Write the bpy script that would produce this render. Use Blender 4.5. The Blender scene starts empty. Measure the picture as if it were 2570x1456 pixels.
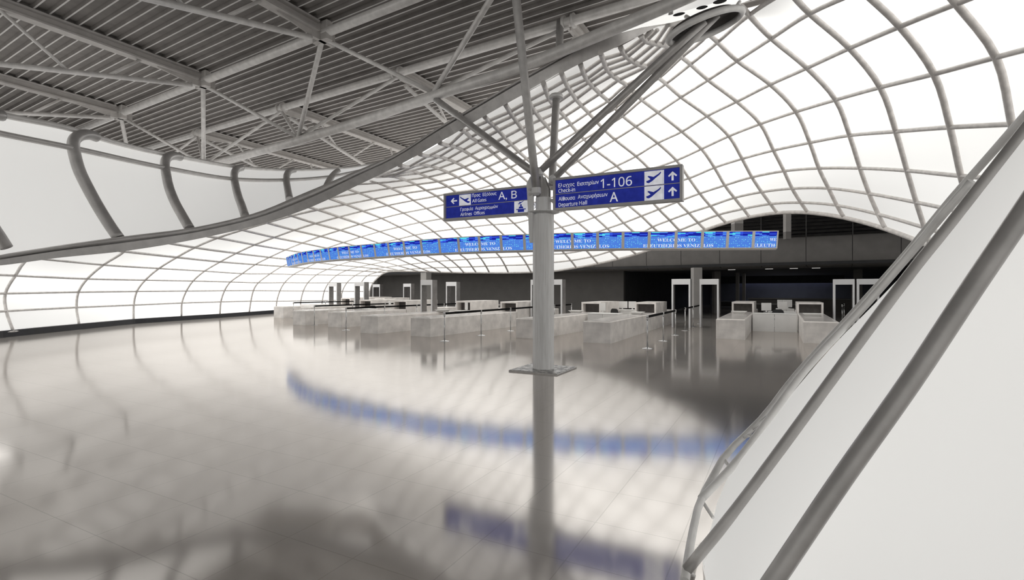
import bpy, math, random
import numpy as np
from mathutils import Vector, Matrix
R = math.radians
random.seed(7)
SC = bpy.context.scene
COL = SC.collection
CAM_H, F = 1.7, 1285.0
EYE = Vector((0, 0, CAM_H))

def at(px, py, d):                       # the place at depth d that the photograph shows at a pixel
    return Vector(((px - 1285) / F * d, d, CAM_H + (728 - py) / F * d))
def floor_at(px, py):
    d = CAM_H * F / (py - 728)
    return Vector(((px - 1285) / F * d, d, 0))
def at_z(px, py, z):
    return at(px, py, (z - CAM_H) * F / (728 - py))
def axes(a):
    return Vector((math.cos(a), -math.sin(a), 0)), Vector((math.sin(a), math.cos(a), 0))
YAW = R(27.7)
VX, UX = axes(YAW)                       # across the hall, and along the lanes

# ------------------------------------------------------------------ objects
def tag(o, label=None, cat=None, group=None, kind=None):
    if label: o['label'] = label
    if cat: o['category'] = cat
    if group: o['group'] = group
    if kind: o['kind'] = kind
    return o
def thing(name, label, cat, loc=(0, 0, 0), rz=0, group=None, kind=None):
    o = bpy.data.objects.new(name, None)
    o.empty_display_size = .3
    o.location = loc
    o.rotation_euler = (0, 0, rz)
    COL.objects.link(o)
    return tag(o, label, cat, group, kind)
def copy_tree(o, parent=None):
    c = o.copy()
    COL.objects.link(c)
    if parent: c.parent = parent
    for ch in list(o.children):
        copy_tree(ch, c)
    return c

class MB:
    def __init__(s):
        s.v, s.f, s.m, s.sm, s.uv = [], [], [], [], {}
    def face(s, idx, m=0, smooth=False, uv=None):
        if uv: s.uv[len(s.f)] = uv
        s.f.append(tuple(idx)); s.m.append(m); s.sm.append(smooth)
    def poly(s, pts, m=0, uv=None):
        b = len(s.v)
        s.v += [tuple(p) for p in pts]
        s.face(range(b, b + len(pts)), m, False, uv)
    def box(s, lo, hi, m=0, mat=None, bev=0):
        x0, y0, z0 = lo; x1, y1, z1 = hi
        if bev:
            b = bev
            ring = lambda z, e: [(x0 + e, y0, z), (x1 - e, y0, z), (x1, y0 + e, z), (x1, y1 - e, z), (x1 - e, y1, z), (x0 + e, y1, z), (x0, y1 - e, z), (x0, y0 + e, z)]
            inn = lambda z: [(x0 + b, y0 + b, z), (x1 - b, y0 + b, z), (x1 - b, y0 + b, z), (x1 - b, y1 - b, z), (x1 - b, y1 - b, z), (x0 + b, y1 - b, z), (x0 + b, y1 - b, z), (x0 + b, y0 + b, z)]
            rings = [ring(z0, b), ring(z1 - b, b), inn(z1)]
            base = len(s.v)
            for r in rings:
                s.v += [tuple(mat @ Vector(p)) if mat else p for p in r]
            for k in range(2):
                for i in range(8):
                    j = (i + 1) % 8
                    s.face((base + 8 * k + i, base + 8 * k + j, base + 8 * k + 8 + j, base + 8 * k + 8 + i), m)
            t = base + 16
            s.face((t, t + 2, t + 4, t + 6), m)
            s.face([base + i for i in range(7, -1, -1)], m)
            return
        p = [(x0, y0, z0), (x1, y0, z0), (x1, y1, z0), (x0, y1, z0), (x0, y0, z1), (x1, y0, z1), (x1, y1, z1), (x0, y1, z1)]
        if mat: p = [tuple(mat @ Vector(q)) for q in p]
        b = len(s.v); s.v += p
        for q in ((0, 3, 2, 1), (4, 5, 6, 7), (0, 1, 5, 4), (1, 2, 6, 5), (2, 3, 7, 6), (3, 0, 4, 7)):
            s.face([b + i for i in q], m)
    def sweep(s, pts, prof, m=0, smooth=True, caps=True, up=None, closed=False, radii=None):
        """sweep a closed 2D profile [(a,b)] along points; a across, b along up"""
        pts = [Vector(p) for p in pts]
        n, k = len(pts), len(prof)
        base = len(s.v)
        ref = None
        for i, p in enumerate(pts):
            if closed: t = pts[(i + 1) % n] - pts[i - 1]
            else: t = pts[min(i + 1, n - 1)] - pts[max(i - 1, 0)]
            t = t.normalized() if t.length > 1e-9 else Vector((0, 0, 1))
            if up is not None:
                w = up[i] if isinstance(up, list) else Vector(up)
                a = t.cross(w).normalized(); b = a.cross(t).normalized()
            else:
                if ref is None:
                    w = Vector((0, 0, 1)) if abs(t.z) < .9 else Vector((1, 0, 0))
                    ref = t.cross(w).normalized()
                ref = (ref - t * ref.dot(t)).normalized()
                a = ref; b = a.cross(t)
            q = radii[i] if radii else 1
            for (x, y) in prof:
                s.v.append(tuple(p + a * (x * q) + b * (y * q)))
        for i in range(n if closed else n - 1):
            for j in range(k):
                j2 = (j + 1) % k; i2 = (i + 1) % n
                s.face((base + i * k + j, base + i * k + j2, base + i2 * k + j2, base + i2 * k + j), m, smooth)
        if caps and not closed:
            s.face([base + j for j in range(k - 1, -1, -1)], m)
            s.face([base + (n - 1) * k + j for j in range(k)], m)
    def tube(s, pts, r, seg=10, m=0, closed=False, radii=None, caps=True):
        s.sweep(pts, [(r * math.cos(2 * math.pi * i / seg), r * math.sin(2 * math.pi * i / seg)) for i in range(seg)], m, True, caps, None, closed, radii)
    def lathe(s, prof, seg=24, m=0, smooth=False, c=(0, 0, 0)):
        base = len(s.v)
        for (r, z) in prof:
            for i in range(seg):
                a = 2 * math.pi * (i + .5) / seg
                s.v.append((c[0] + r * math.cos(a), c[1] + r * math.sin(a), c[2] + z))
        for i in range(len(prof) - 1):
            for j in range(seg):
                j2 = (j + 1) % seg
                s.face((base + i * seg + j, base + i * seg + j2, base + (i + 1) * seg + j2, base + (i + 1) * seg + j), m, smooth)
        s.face([base + j for j in range(seg - 1, -1, -1)], m)
        s.face([base + (len(prof) - 1) * seg + j for j in range(seg)], m)
    def prism(s, pts2, fn, t, m=0):
        """extrude a 2D outline: fn(x,y,h) -> point"""
        b = len(s.v); n = len(pts2)
        s.v += [tuple(fn(x, y, t)) for x, y in pts2] + [tuple(fn(x, y, 0)) for x, y in pts2]
        s.face(range(b, b + n), m)
        s.face(range(b + 2 * n - 1, b + n - 1, -1), m)
        for i in range(n):
            j = (i + 1) % n
            s.face((b + i, b + n + i, b + n + j, b + j), m)
    def build(s, name, mats, parent=None, world=False):
        off = parent.location if (parent and world) else Vector((0, 0, 0))
        me = bpy.data.meshes.new(name)
        vv = [(x - off[0], y - off[1], z - off[2]) for x, y, z in s.v] if world else s.v
        me.from_pydata(vv, [], s.f)
        for mt in (mats if isinstance(mats, (list, tuple)) else [mats]):
            me.materials.append(mt)
        me.polygons.foreach_set('material_index', s.m)
        me.polygons.foreach_set('use_smooth', s.sm)
        if s.uv:
            lay = me.uv_layers.new(name='UVMap')
            for pi, uvs in s.uv.items():
                p = me.polygons[pi]
                for k, li in enumerate(p.loop_indices):
                    lay.data[li].uv = uvs[k]
        me.validate(); me.update()
        o = bpy.data.objects.new(name, me)
        COL.objects.link(o)
        if parent: o.parent = parent
        return o

# ------------------------------------------------------------------ materials
def new_mat(name):
    m = bpy.data.materials.new(name); m.use_nodes = True
    nt = m.node_tree; nt.nodes.clear()
    out = nt.nodes.new('ShaderNodeOutputMaterial')
    return m, nt, out
def mottled(name, col, rough=.5, metal=0., scale=6., amt=.15, spec=.5, stretch=None, rvar=0., edge=.2):
    m, nt, out = new_mat(name)
    N, L = nt.nodes.new, nt.links.new
    b = N('ShaderNodeBsdfPrincipled')
    b.inputs['Roughness'].default_value = rough; b.inputs['Metallic'].default_value = metal
    b.inputs['Specular IOR Level'].default_value = spec
    tc = N('ShaderNodeTexCoord'); nz = N('ShaderNodeTexNoise')
    nz.inputs['Scale'].default_value = scale; nz.inputs['Detail'].default_value = 5
    if stretch:
        mp = N('ShaderNodeMapping'); mp.inputs['Scale'].default_value = stretch
        L(tc.outputs['Object'], mp.inputs['Vector']); L(mp.outputs['Vector'], nz.inputs['Vector'])
    else: L(tc.outputs['Object'], nz.inputs['Vector'])
    rp = N('ShaderNodeValToRGB')
    rp.color_ramp.elements[0].position = .5 - edge; rp.color_ramp.elements[1].position = .5 + edge
    rp.color_ramp.elements[0].color = (*[c * (1 - amt) for c in col], 1)
    rp.color_ramp.elements[1].color = (*[min(1, c * (1 + amt)) for c in col], 1)
    L(nz.outputs['Fac'], rp.inputs['Fac']); L(rp.outputs['Color'], b.inputs['Base Color'])
    L(b.outputs['BSDF'], out.inputs['Surface'])
    return m
def glow(name, col, st):
    m, nt, out = new_mat(name)
    e = nt.nodes.new('ShaderNodeEmission'); e.inputs['Color'].default_value = (*col, 1); e.inputs['Strength'].default_value = st
    nt.links.new(e.outputs[0], out.inputs['Surface'])
    return m
M = {}
M['steel'] = mottled('brushed_steel', (.60, .585, .57), .42, .25, 9, .12, .5, (1, 1, .15))
M['steel_dark'] = mottled('grey_painted_steel', (.66, .64, .625), .4, .2, 6, .1)
M['pipe'] = mottled('gridshell_tube', (.74, .71, .685), .45, .1, 7, .14)
M['column'] = mottled('column_steel', (.93, .92, .91), .36, .0, 5, .1, .5, (6, 6, .4))
M['strut'] = mottled('strut_steel', (.50, .485, .475), .38, .3, 6, .12)
M['bright_steel'] = mottled('light_painted_steel', (.86, .85, .835), .4, .1, 6, .1)
M['deck_pan'] = mottled('deck_dark_pan', (.27, .252, .24), .7, 0, 3, .12)
M['deck_rib'] = mottled('deck_light_rib', (.80, .78, .76), .5, .0, 3, .1)
M['beam'] = mottled('painted_beam', (.62, .595, .575), .5, .1, 4, .08)
M['truss'] = mottled('truss_tube', (.84, .82, .80), .42, .15, 5, .12)
M['concrete'] = mottled('polished_concrete', (.86, .82, .785), .32, 0, 2.6, .16)
M['concrete_top'] = mottled('glossy_worktop', (.60, .575, .555), .2, 0, 4, .12)
M['recess'] = mottled('dark_scanner_curtain', (.10, .092, .088), .7, 0, 5, .2)
M['white'] = mottled('white_lacquer', (.78, .77, .755), .35, 0, 3, .03)
M['gate'] = mottled('gate_white', (.86, .86, .87), .4, 0, 3, .02)
M['gate_side'] = mottled('gate_brushed_side', (.28, .27, .265), .35, .5, 5, .15)
M['black'] = mottled('black_fabric', (.004, .004, .004), .8, 0, 10, .1, .1)
M['chair'] = mottled('black_mesh', (.02, .02, .021), .6, 0, 10, .1)
M['chrome'] = mottled('polished_chrome', (.48, .48, .48), .22, .9, 10, .05)
M['plinth'] = mottled('blue_black_plinth', (.015, .017, .024), .35, 0, 4, .2)
M['bulkhead'] = mottled('grey_bulkhead', (.20, .19, .182), .6, 0, 2, .08)
M['dark_wall'] = mottled('dark_wall', (.105, .099, .094), .75, 0, 1.5, .08)
M['dark'] = mottled('dark_hall', (.03, .03, .032), .7, 0, 2, .2)
M['louvre'] = mottled('louvre_slat', (.07, .068, .066), .5, 0, 3, .2)
M['pale_wall'] = mottled('pale_plaster', (.42, .405, .39), .7, 0, 2, .05)
M['sign_frame'] = mottled('sign_frame_aluminium', (.55, .535, .53), .4, .2, 5, .05)
M['grille'] = mottled('mottled_floor_grille', (.27, .262, .255), .35, .3, 13, .8, .5, None, 0., .07)
M['frame_cream'] = mottled('cream_display_frame', (.84, .805, .775), .5, 0, 4, .03)
M['lamp'] = glow('recessed_lamp', (1, .97, .92), .7)
M['cove'] = glow('blue_cove_light', (.36, .40, .66), 2.2)
M['sign_blue'] = None

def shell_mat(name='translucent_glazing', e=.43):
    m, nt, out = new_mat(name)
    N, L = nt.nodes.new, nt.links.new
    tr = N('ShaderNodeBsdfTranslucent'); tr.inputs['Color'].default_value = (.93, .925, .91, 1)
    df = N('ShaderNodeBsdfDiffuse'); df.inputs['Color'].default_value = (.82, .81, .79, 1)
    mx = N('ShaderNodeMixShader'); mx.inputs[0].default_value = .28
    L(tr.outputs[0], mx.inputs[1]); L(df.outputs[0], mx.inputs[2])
    em = N('ShaderNodeEmission'); em.inputs['Color'].default_value = (1, .99, .965, 1); em.inputs['Strength'].default_value = e  # even glow added so panels shaded by the deck still look daylit
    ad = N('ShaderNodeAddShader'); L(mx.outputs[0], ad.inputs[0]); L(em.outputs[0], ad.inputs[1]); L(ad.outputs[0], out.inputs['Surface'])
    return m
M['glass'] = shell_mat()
M['leg_glass'] = shell_mat('thick_leg_glazing', .40)  # same glazing with a weaker added glow, so the leg looks greyer

def floor_mat():
    m, nt, out = new_mat('polished_stone_floor')
    N, L = nt.nodes.new, nt.links.new
    tc = N('ShaderNodeTexCoord'); mp = N('ShaderNodeMapping'); mp.inputs['Rotation'].default_value = (0, 0, YAW)
    L(tc.outputs['Object'], mp.inputs['Vector'])
    br = N('ShaderNodeTexBrick'); br.offset = 0; br.inputs['Scale'].default_value = 1
    br.inputs['Brick Width'].default_value = .6; br.inputs['Row Height'].default_value = .6
    br.inputs['Mortar Size'].default_value = .004; br.inputs['Mortar Smooth'].default_value = .1
    br.inputs['Color1'].default_value = (.36, .338, .318, 1); br.inputs['Color2'].default_value = (.345, .325, .305, 1)
    br.inputs['Mortar'].default_value = (.29, .273, .257, 1)
    L(mp.outputs['Vector'], br.inputs['Vector'])
    nz = N('ShaderNodeTexNoise'); nz.inputs['Scale'].default_value = .6; nz.inputs['Detail'].default_value = 6
    L(tc.outputs['Object'], nz.inputs['Vector'])
    mr = N('ShaderNodeMapRange'); mr.inputs[3].default_value = .08; mr.inputs[4].default_value = .135
    L(nz.outputs['Fac'], mr.inputs[0])
    df = N('ShaderNodeBsdfDiffuse'); L(br.outputs['Color'], df.inputs['Color'])
    gl = N('ShaderNodeBsdfGlossy'); gl.inputs['Color'].default_value = (.90, .865, .835, 1)
    L(mr.outputs[0], gl.inputs['Roughness'])
    fr = N('ShaderNodeLayerWeight'); fr.inputs['Blend'].default_value = .5
    m2 = N('ShaderNodeMapRange'); m2.inputs[3].default_value = .54; m2.inputs[4].default_value = .64
    L(fr.outputs['Facing'], m2.inputs[0])
    mo = N('ShaderNodeMath'); mo.operation = 'MULTIPLY_ADD'; mo.inputs[1].default_value = -.09
    L(br.outputs['Fac'], mo.inputs[0]); L(m2.outputs[0], mo.inputs[2])
    mx = N('ShaderNodeMixShader')
    L(mo.outputs[0], mx.inputs[0]); L(df.outputs[0], mx.inputs[1]); L(gl.outputs[0], mx.inputs[2])
    L(mx.outputs[0], out.inputs['Surface'])
    return m
M['floor'] = floor_mat()

def sign_mat(name, col, e):
    m, nt, out = new_mat(name)
    N, L = nt.nodes.new, nt.links.new
    b = N('ShaderNodeBsdfPrincipled'); b.inputs['Roughness'].default_value = .6; b.inputs['Specular IOR Level'].default_value = .15
    tc = N('ShaderNodeTexCoord'); nz = N('ShaderNodeTexNoise'); nz.inputs['Scale'].default_value = 9; nz.inputs['Detail'].default_value = 4
    L(tc.outputs['Object'], nz.inputs['Vector'])
    rp = N('ShaderNodeValToRGB')
    rp.color_ramp.elements[0].position = .3; rp.color_ramp.elements[1].position = .75
    rp.color_ramp.elements[0].color = (*[c * .8 for c in col], 1); rp.color_ramp.elements[1].color = (*[c * 1.15 for c in col], 1)
    L(nz.outputs['Fac'], rp.inputs['Fac']); L(rp.outputs['Color'], b.inputs['Base Color']); L(rp.outputs['Color'], b.inputs['Emission Color'])
    b.inputs['Emission Strength'].default_value = e
    L(b.outputs['BSDF'], out.inputs['Surface'])
    return m
M['sign_blue'] = sign_mat('backlit_blue_sign', (.014, .022, .20), .75)
M['sign_white'] = sign_mat('backlit_white_lettering', (.80, .81, .86), .45)

def screen_mat():
    m, nt, out = new_mat('blue_screen')
    N, L = nt.nodes.new, nt.links.new
    uv = N('ShaderNodeUVMap'); uv.uv_map = 'UVMap'
    sp = N('ShaderNodeSeparateXYZ'); L(uv.outputs[0], sp.inputs[0])
    # dot rows
    mp = N('ShaderNodeMapping'); mp.inputs['Scale'].default_value = (13, 8, 1); L(uv.outputs[0], mp.inputs['Vector'])
    vo = N('ShaderNodeTexVoronoi'); vo.inputs['Scale'].default_value = 1; vo.inputs['Randomness'].default_value = .45
    L(mp.outputs[0], vo.inputs['Vector'])
    r1 = N('ShaderNodeValToRGB')
    e = r1.color_ramp.elements
    e[0].position = .10; e[0].color = (.22, .80, .95, 1); e[1].position = .34; e[1].color = (.085, .235, .78, 1)
    L(vo.outputs['Distance'], r1.inputs['Fac'])
    # bars at the top
    m2 = N('ShaderNodeMapping'); m2.inputs['Scale'].default_value = (1.7, 16, 1); L(uv.outputs[0], m2.inputs['Vector'])
    br = N('ShaderNodeTexBrick'); br.inputs['Scale'].default_value = 1; br.inputs['Mortar Size'].default_value = 0
    br.inputs['Brick Width'].default_value = .5; br.inputs['Row Height'].default_value = 1; br.inputs['Bias'].default_value = 0
    br.inputs['Color1'].default_value = (0, 0, 0, 1); br.inputs['Color2'].default_value = (1, 1, 1, 1); br.offset = .37
    L(m2.outputs[0], br.inputs['Vector'])
    r2 = N('ShaderNodeValToRGB'); r2.color_ramp.interpolation = 'CONSTANT'
    e = r2.color_ramp.elements
    e[0].position = 0; e[0].color = (.012, .02, .38, 1); e[1].position = .4; e[1].color = (.04, .10, .78, 1)
    for p, c in ((.62, (.10, .33, .92, 1)), (.8, (.10, .72, .92, 1))):
        q = e.new(p); q.color = c
    L(br.outputs['Color'], r2.inputs['Fac'])
    gt = N('ShaderNodeMath'); gt.operation = 'GREATER_THAN'; gt.inputs[1].default_value = .72
    L(sp.outputs['Y'], gt.inputs[0])
    mx = N('ShaderNodeMixRGB'); L(gt.outputs[0], mx.inputs[0]); L(r1.outputs[0], mx.inputs[1]); L(r2.outputs[0], mx.inputs[2])
    em = N('ShaderNodeEmission'); em.inputs['Strength'].default_value = .95; L(mx.outputs[0], em.inputs['Color'])
    L(em.outputs[0], out.inputs['Surface'])
    return m
M['screen'] = screen_mat()
M['screen_text'] = glow('screen_lettering', (.92, .94, 1), .95)

# ------------------------------------------------------------------ text
def sans(t):                             # plain sans-serif letterforms
    o = ''
    for ch in t:
        if 'A' <= ch <= 'Z': o += chr(0x1D5A0 + ord(ch) - 65)
        elif 'a' <= ch <= 'z': o += chr(0x1D5BA + ord(ch) - 97)
        elif '0' <= ch <= '9': o += chr(0x1D7E2 + ord(ch) - 48)
        elif ch == 'θ': o += chr(0x1D777)
        else: o += ch
    return o
def serif(t):                            # roman letterforms with serifs
    return ''.join(chr(0x1D400 + ord(ch) - 65) if 'A' <= ch <= 'Z' else ch for ch in t)
def text_points(body, bold=0.):
    c = bpy.data.curves.new('t', 'FONT'); c.body = body; c.size = 1; c.resolution_u = 3; c.offset = bold
    o = bpy.data.objects.new('t', c); COL.objects.link(o)
    dg = bpy.context.evaluated_depsgraph_get(); dg.update()
    me = bpy.data.meshes.new_from_object(o.evaluated_get(dg))
    v = [tuple(q.co) for q in me.vertices]; f = [tuple(p.vertices) for p in me.polygons]
    bpy.data.objects.remove(o); bpy.data.curves.remove(c); bpy.data.meshes.remove(me)
    return v, f
def add_text(mb, body, fn, x0, x1, z0, cap, m=0, bold=0.):
    """letters of cap height 'cap' squeezed between x0 and x1, mapped by fn(x,z)"""
    v, f = text_points(body, bold)
    if not v: return
    xs = [p[0] for p in v]; a, b = min(xs), max(xs)
    b0 = len(mb.v)
    k = cap / .73
    for p in v:
        mb.v.append(tuple(fn(x0 + (p[0] - a) / (b - a) * (x1 - x0), z0 + p[1] * k)))
    for q in f: mb.face([b0 + i for i in q], m)
# ------------------------------------------------------------------ the gridshell
CROP = {'3': (1670, 0, 2.8544), '4': (0, 450, 2.8544), 'A': (700, 380, 4.2817), 'B': (1200, 150, 4.2817), 'C': (1650, 360, 3.667),
        'D': (1350, 0, 4.2817), 'E': (900, 140, 5.14), 'F': (1250, 400, 4.2817), 'P': (0, 0, 1),
        'a': (540, 480, 7.136), 'b': (800, 440, 7.136), 'c': (1000, 340, 7.136), 'd': (880, 610, 7.136), 'e': (640, 620, 7.136), 'f': (1160, 600, 7.136)}
# one line per longitudinal tube, from the wall foot (0) round to the right-hand side; each entry: arch number, survey sheet, sheet x, sheet y
TUBES = """
0 4 -560 1150;1 4 95 1090;2 4 567 1043;3 4 957 1010;4 4 1300 985;5 4 1575 968;6 4 1785 953;7 e 378 1145;8 e 815 1122;9 e 1190 1105;10 e 1520 1090;11 e 1800 1080;12 e 2030 1070
0 4 -560 985;1 4 45 945;2 4 548 918;3 4 958 901;4 4 1303 886;5 4 1582 878;6 4 1797 873;7 e 390 970;8 e 820 965;9 e 1205 960;10 e 1545 955;11 e 1830 950;12 e 2050 945
0 4 -530 825;1 4 38 818;2 4 562 808;3 4 980 803;4 4 1335 800;5 4 1608 798;6 4 1815 797;7 e 445 785;8 e 865 787;9 e 1240 790;10 e 1565 793;11 e 1840 795;12 e 2055 797
0 4 -450 665;1 4 110 690;2 4 625 713;3 4 1040 722;4 4 1383 728;5 4 1650 735;6 4 1850 741;7 e 530 637;8 e 945 640;9 e 1320 640;10 e 1645 640;11 e 1900 640;12 e 2115 640
0 4 -330 510;1 4 218 562;2 4 740 613;3 4 1138 638;4 4 1465 657;5 4 1735 675;6 e 270 478;7 e 690 490;8 e 1100 497;9 e 1465 503;10 e 1795 510;11 e 2010 513;12 e 2240 513
1.7 4 780 502;2 4 890 516;3 4 1268 558;4 a 90 1262;5 a 720 1310;6 e 485 345;7 e 915 375;8 e 1295 398;9 e 1645 415;10 e 1960 430;11 e 2195 447;12 e 2340 455
2.6 4 1215 458;3 4 1397 488;4 a 380 1108;5 a 975 1180;6 a 1480 1235;7 e 1115 276;8 e 1500 321;9 e 1865 355;10 e 2135 385;11 e 2350 415;12 e 2480 430
2.75 4 1490 408;3 a 45 835;4 a 708 957;5 a 1260 1048;6 a 1780 1127;7 e 1420 193;8 e 1730 250;9 e 2075 309;10 e 2340 360;11 d 860 483;12 d 1010 503
2.9 a 440 680;3 a 490 692;4 a 1060 825;5 a 1565 925;6 a 2000 1018;7 P 872 635;8 d 330 275;9 d 600 333;10 d 850 403;11 d 1062 463;12 d 1210 505
2.9 a 885 548;3 a 930 562;4 a 1420 695;5 a 1890 805;6 b 440 1200;7 P 910 622;8 P 955 636;9 d 840 277;10 d 1070 375;11 d 1270 455;12 d 1410 510
2.85 a 1310 422;3 a 1370 440;4 a 1800 575;5 b 385 980;6 b 755 1100;7 P 951 610;8 P 995 626;9 d 1055 228;10 d 1305 350;11 d 1480 440;12 d 1615 520
2.7 a 1695 288;3 a 1840 330;4 b 364 745;5 b 740 872;6 b 1092 1005;7 b 1425 1140;8 P 1035 619;9 d 1330 205;10 d 1560 325;11 d 1720 438;12 d 1820 525
2.1 b 195 415;3 b 482 518;4 b 790 637;5 b 1125 768;6 b 1440 922;7 b 1718 1070;8 P 1080 614;9 d 1640 192;10 d 1800 308;11 d 1940 430;12 d 2030 530
1.5 b 540 248;2 b 720 312;3 b 980 420;4 b 1235 537;5 b 1520 672;6 b 1817 840;7 b 2060 1008;8 P 1127 612;9 d 1930 175;10 d 2075 290;11 d 2175 425;12 d 2250 530
.6 b 930 95;1 b 1060 132;2 b 1290 225;3 b 1500 325;4 b 1700 445;5 b 1935 590;6 b 2205 775;7 b 2412 960;8 P 1170 607;9 P 1190 630;10 f 330 340;11 f 425 485;12 f 490 605
-.9 A 1050 270;0 A 1208 262;1 c 123 793;2 c 313 874;3 c 498 978;4 c 683 1083;5 P 1122 512;6 P 1156 541;7 P 1185.8 568.7;8 P 1224 603;9 P 1240 628;10 f 680 325;11 f 767 472;12 f 830 605
-3 A 1078 252;-2.3 A 1180 260;-1.6 A 1290 228;-1 A 1400 208;0 A 1506 232;1 c 525 740;2 c 712 820;3 c 886 913;4 P 1144 481.8;5 P 1173 508;6 P 1205 536;7 P 1237 563.3;8 P 1270 596;9 P 1288 622;10 f 1060 308;11 f 1160 459;12 f 1235 595
-4 c 15 527;-3.3 c 130 557;-2.4 c 260 533;-1.8 c 390 516;-1 c 560 543;0 c 711 586;1 c 881 656;2 c 1057 746;3 c 1225 850;4 P 1194 475;5 P 1224 502;6 P 1257 531;7 P 1290 560;8 P 1322 590;9 P 1343 616;10 P 1362 638;11 P 1374 660;12 P 1385.6 681
-4 c 380 330;-3.3 c 480 360;-2.6 c 600 355;-2 c 722 376;-1 c 867 417;0 c 1020 476;1 c 1176 560;2 c 1336 655;3 c 1503 765;4 P 1235 464;5 P 1265 491;6 P 1299 520;7 P 1333 550;8 P 1366 580;9 P 1390 607;10 P 1417 636;11 f 1947 383;12 f 2045 512
-4 c 735 127;-3.4 c 830 163;-3 c 905 173;-2 c 1012 197;-1 c 1149 256;0 c 1290 345;1 c 1445 443;2 c 1601 555;3 c 1760 672;4 P 1269 451.4;5 P 1300 478;6 P 1337 509;7 P 1374 541;8 P 1408.8 569.8;9 P 1443 600;10 P 1470 627;11 f 2325 315;12 f 2435 440
-3.8 E 1315 945;-3 E 1362 968;-2 c 1290 25;-1 c 1418 105;0 c 1568 205;1 c 1710 320;2 c 1850 443;3 c 2002 566;4 P 1302.7 437;5 P 1336 466;6 P 1375 497;7 P 1414 529;8 P 1451 558.8;9 P 1484.7 586.8;10 P 1512 612;11 P 1531.4 631;12 P 1552.4 650
-3.8 B 70 612;-3 B 112 655;-2 B 160 700;-1 B 217 758;0 B 283 832;1 B 357 907;2 B 435 985;3 P 1321.4 398;4 P 1352 425;5 P 1388 456;6 P 1424 487;7 P 1458 516;8 P 1492.9 544.8;9 P 1524.4 573.3;10 P 1552 600;11 P 1576 621;12 P 1596.8 638
-3.8 B 290 475;-3.4 B 320 525;-3 B 340 558;-2 B 370 603;-1 B 412 660;0 B 466 735;1 B 535 808;2 B 618 890;3 B 693 978;4 P 1378.7 395.7;5 P 1416 427;6 P 1456 460;7 P 1496 493;8 P 1535 527.3;9 P 1565.3 559.3;10 P 1600.3 590.3;11 P 1624 609;12 P 1640 624
-3.8 B 490 370;-3 B 540 442;-2 B 575 500;-1 B 614 560;0 B 675 640;1 B 735 708;2 B 800 790;3 B 868 880;4 B 955 972;5 P 1451 403.4;6 P 1493 440;7 P 1535 477;8 P 1577 514.4;9 P 1609.6 542;10 P 1637.7 569.3;11 P 1660 590;12 P 1681 610
-3.8 B 702 250;-3.3 B 722 310;-2.6 B 742 370;-2 B 765 420;-1 B 812 488;0 B 872 552;1 B 928 608;2 B 995 692;3 B 1058 770;4 B 1138 852;5 B 1265 970;6 P 1547.5 416;7 P 1584 452;8 P 1620 488;9 P 1653.6 525;10 P 1680.9 552.3;11 P 1705 577.5;12 P 1727 594
-3.8 B 895 140;-3.3 B 918 195;-2.6 B 945 255;-2 B 968 295;-1 B 1005 352;0 B 1050 422;1 B 1110 490;2 B 1185 568;3 B 1255 643;4 B 1340 735;5 B 1470 855;6 P 1596.5 391.7;7 P 1632 426;8 P 1667 465;9 P 1700.7 506.3;10 P 1728.7 534.3;11 P 1752 558.8;12 P 1770 576.8
-3.8 B 1100 45;-3.3 B 1122 110;-2.6 B 1145 170;-2 B 1165 205;-1 B 1192 240;0 B 1230 285;1 B 1308 362;2 B 1395 440;3 B 1472 520;4 B 1555 603;5 B 1695 715;6 B 1930 893;7 C 175 155;8 C 290 320;9 C 390 460;10 C 487 575;11 C 560 657;12 C 633 732
-3.8 D 672 562;-2.8 D 703 650;-2 D 722 700;-1 D 748 750;0 D 798 807;1 D 868 857;2 D 950 912;3 D 1035 990;4 D 1118 1072;5 D 1290 1205;6 B 2190 770;7 C 405 50;8 C 525 222;9 C 620 385;10 C 708 500;11 C 790 602;12 C 848 678
-3.8 D 888 508;-3 D 920 570;-2 D 958 612;-1 D 1018 658;0 D 1090 692;1 D 1160 715;2 D 1232 772;3 D 1300 836;4 D 1375 898;5 D 1538 1042;6 3 300 830;7 3 455 975;8 3 550 1137;9 C 870 310;10 C 960 447;11 C 1040 557;12 C 1103 640
-3.8 D 1105 385;-2.5 D 1150 425;-1.5 D 1190 452;-1 D 1255 465;0 D 1330 480;1 D 1400 496;2 D 1470 548;3 D 1545 612;4 D 1640 690;5 D 1830 858;6 3 512 727;7 3 680 887;8 3 775 1077;9 3 850 1225;10 C 1240 415;11 C 1320 545;12 C 1385 637
-1 D 1400 262;0 D 1470 248;1 D 1570 235;2 D 1710 270;3 D 1830 362;4 D 1932 452;5 D 2143 652;6 3 752 605;7 3 937 800;8 3 1035 1022;9 3 1100 1205;10 C 1575 413;11 C 1652 570;12 C 1718 683
3 D 2060 -90;4 D 2270 162;5 3 760 275;6 3 1015 487;7 3 1220 715;8 3 1320 970;9 3 1395 1205;10 C 1950 462;11 C 2033 652;12 C 2100 787
4 3 880 -70;5 3 1035 97;6 3 1320 345;7 3 1540 625;8 3 1652 942;9 3 1732 1222;10 C 2385 543;11 C 2460 775;12 C 2520 950
4 3 1250 -260;5 3 1410 -70;6 3 1680 190;7 3 1925 530;8 3 2040 912;9 3 2117 1260;10 3 2190 1530;11 3 2250 1750;12 3 2300 1950
4 3 1650 -500;5 3 1850 -250;6 3 2085 27;7 3 2370 410;8 3 2482 890;9 3 2560 1290;10 3 2620 1600;11 3 2680 1850;12 3 2720 2080
4 3 2250 -800;5 3 2480 -500;6 3 2660 -190;7 3 2850 290;8 3 2980 860;9 3 3060 1300;10 3 3110 1650;11 3 3160 1900;12 3 3200 2150
"""
LINES = []
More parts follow.
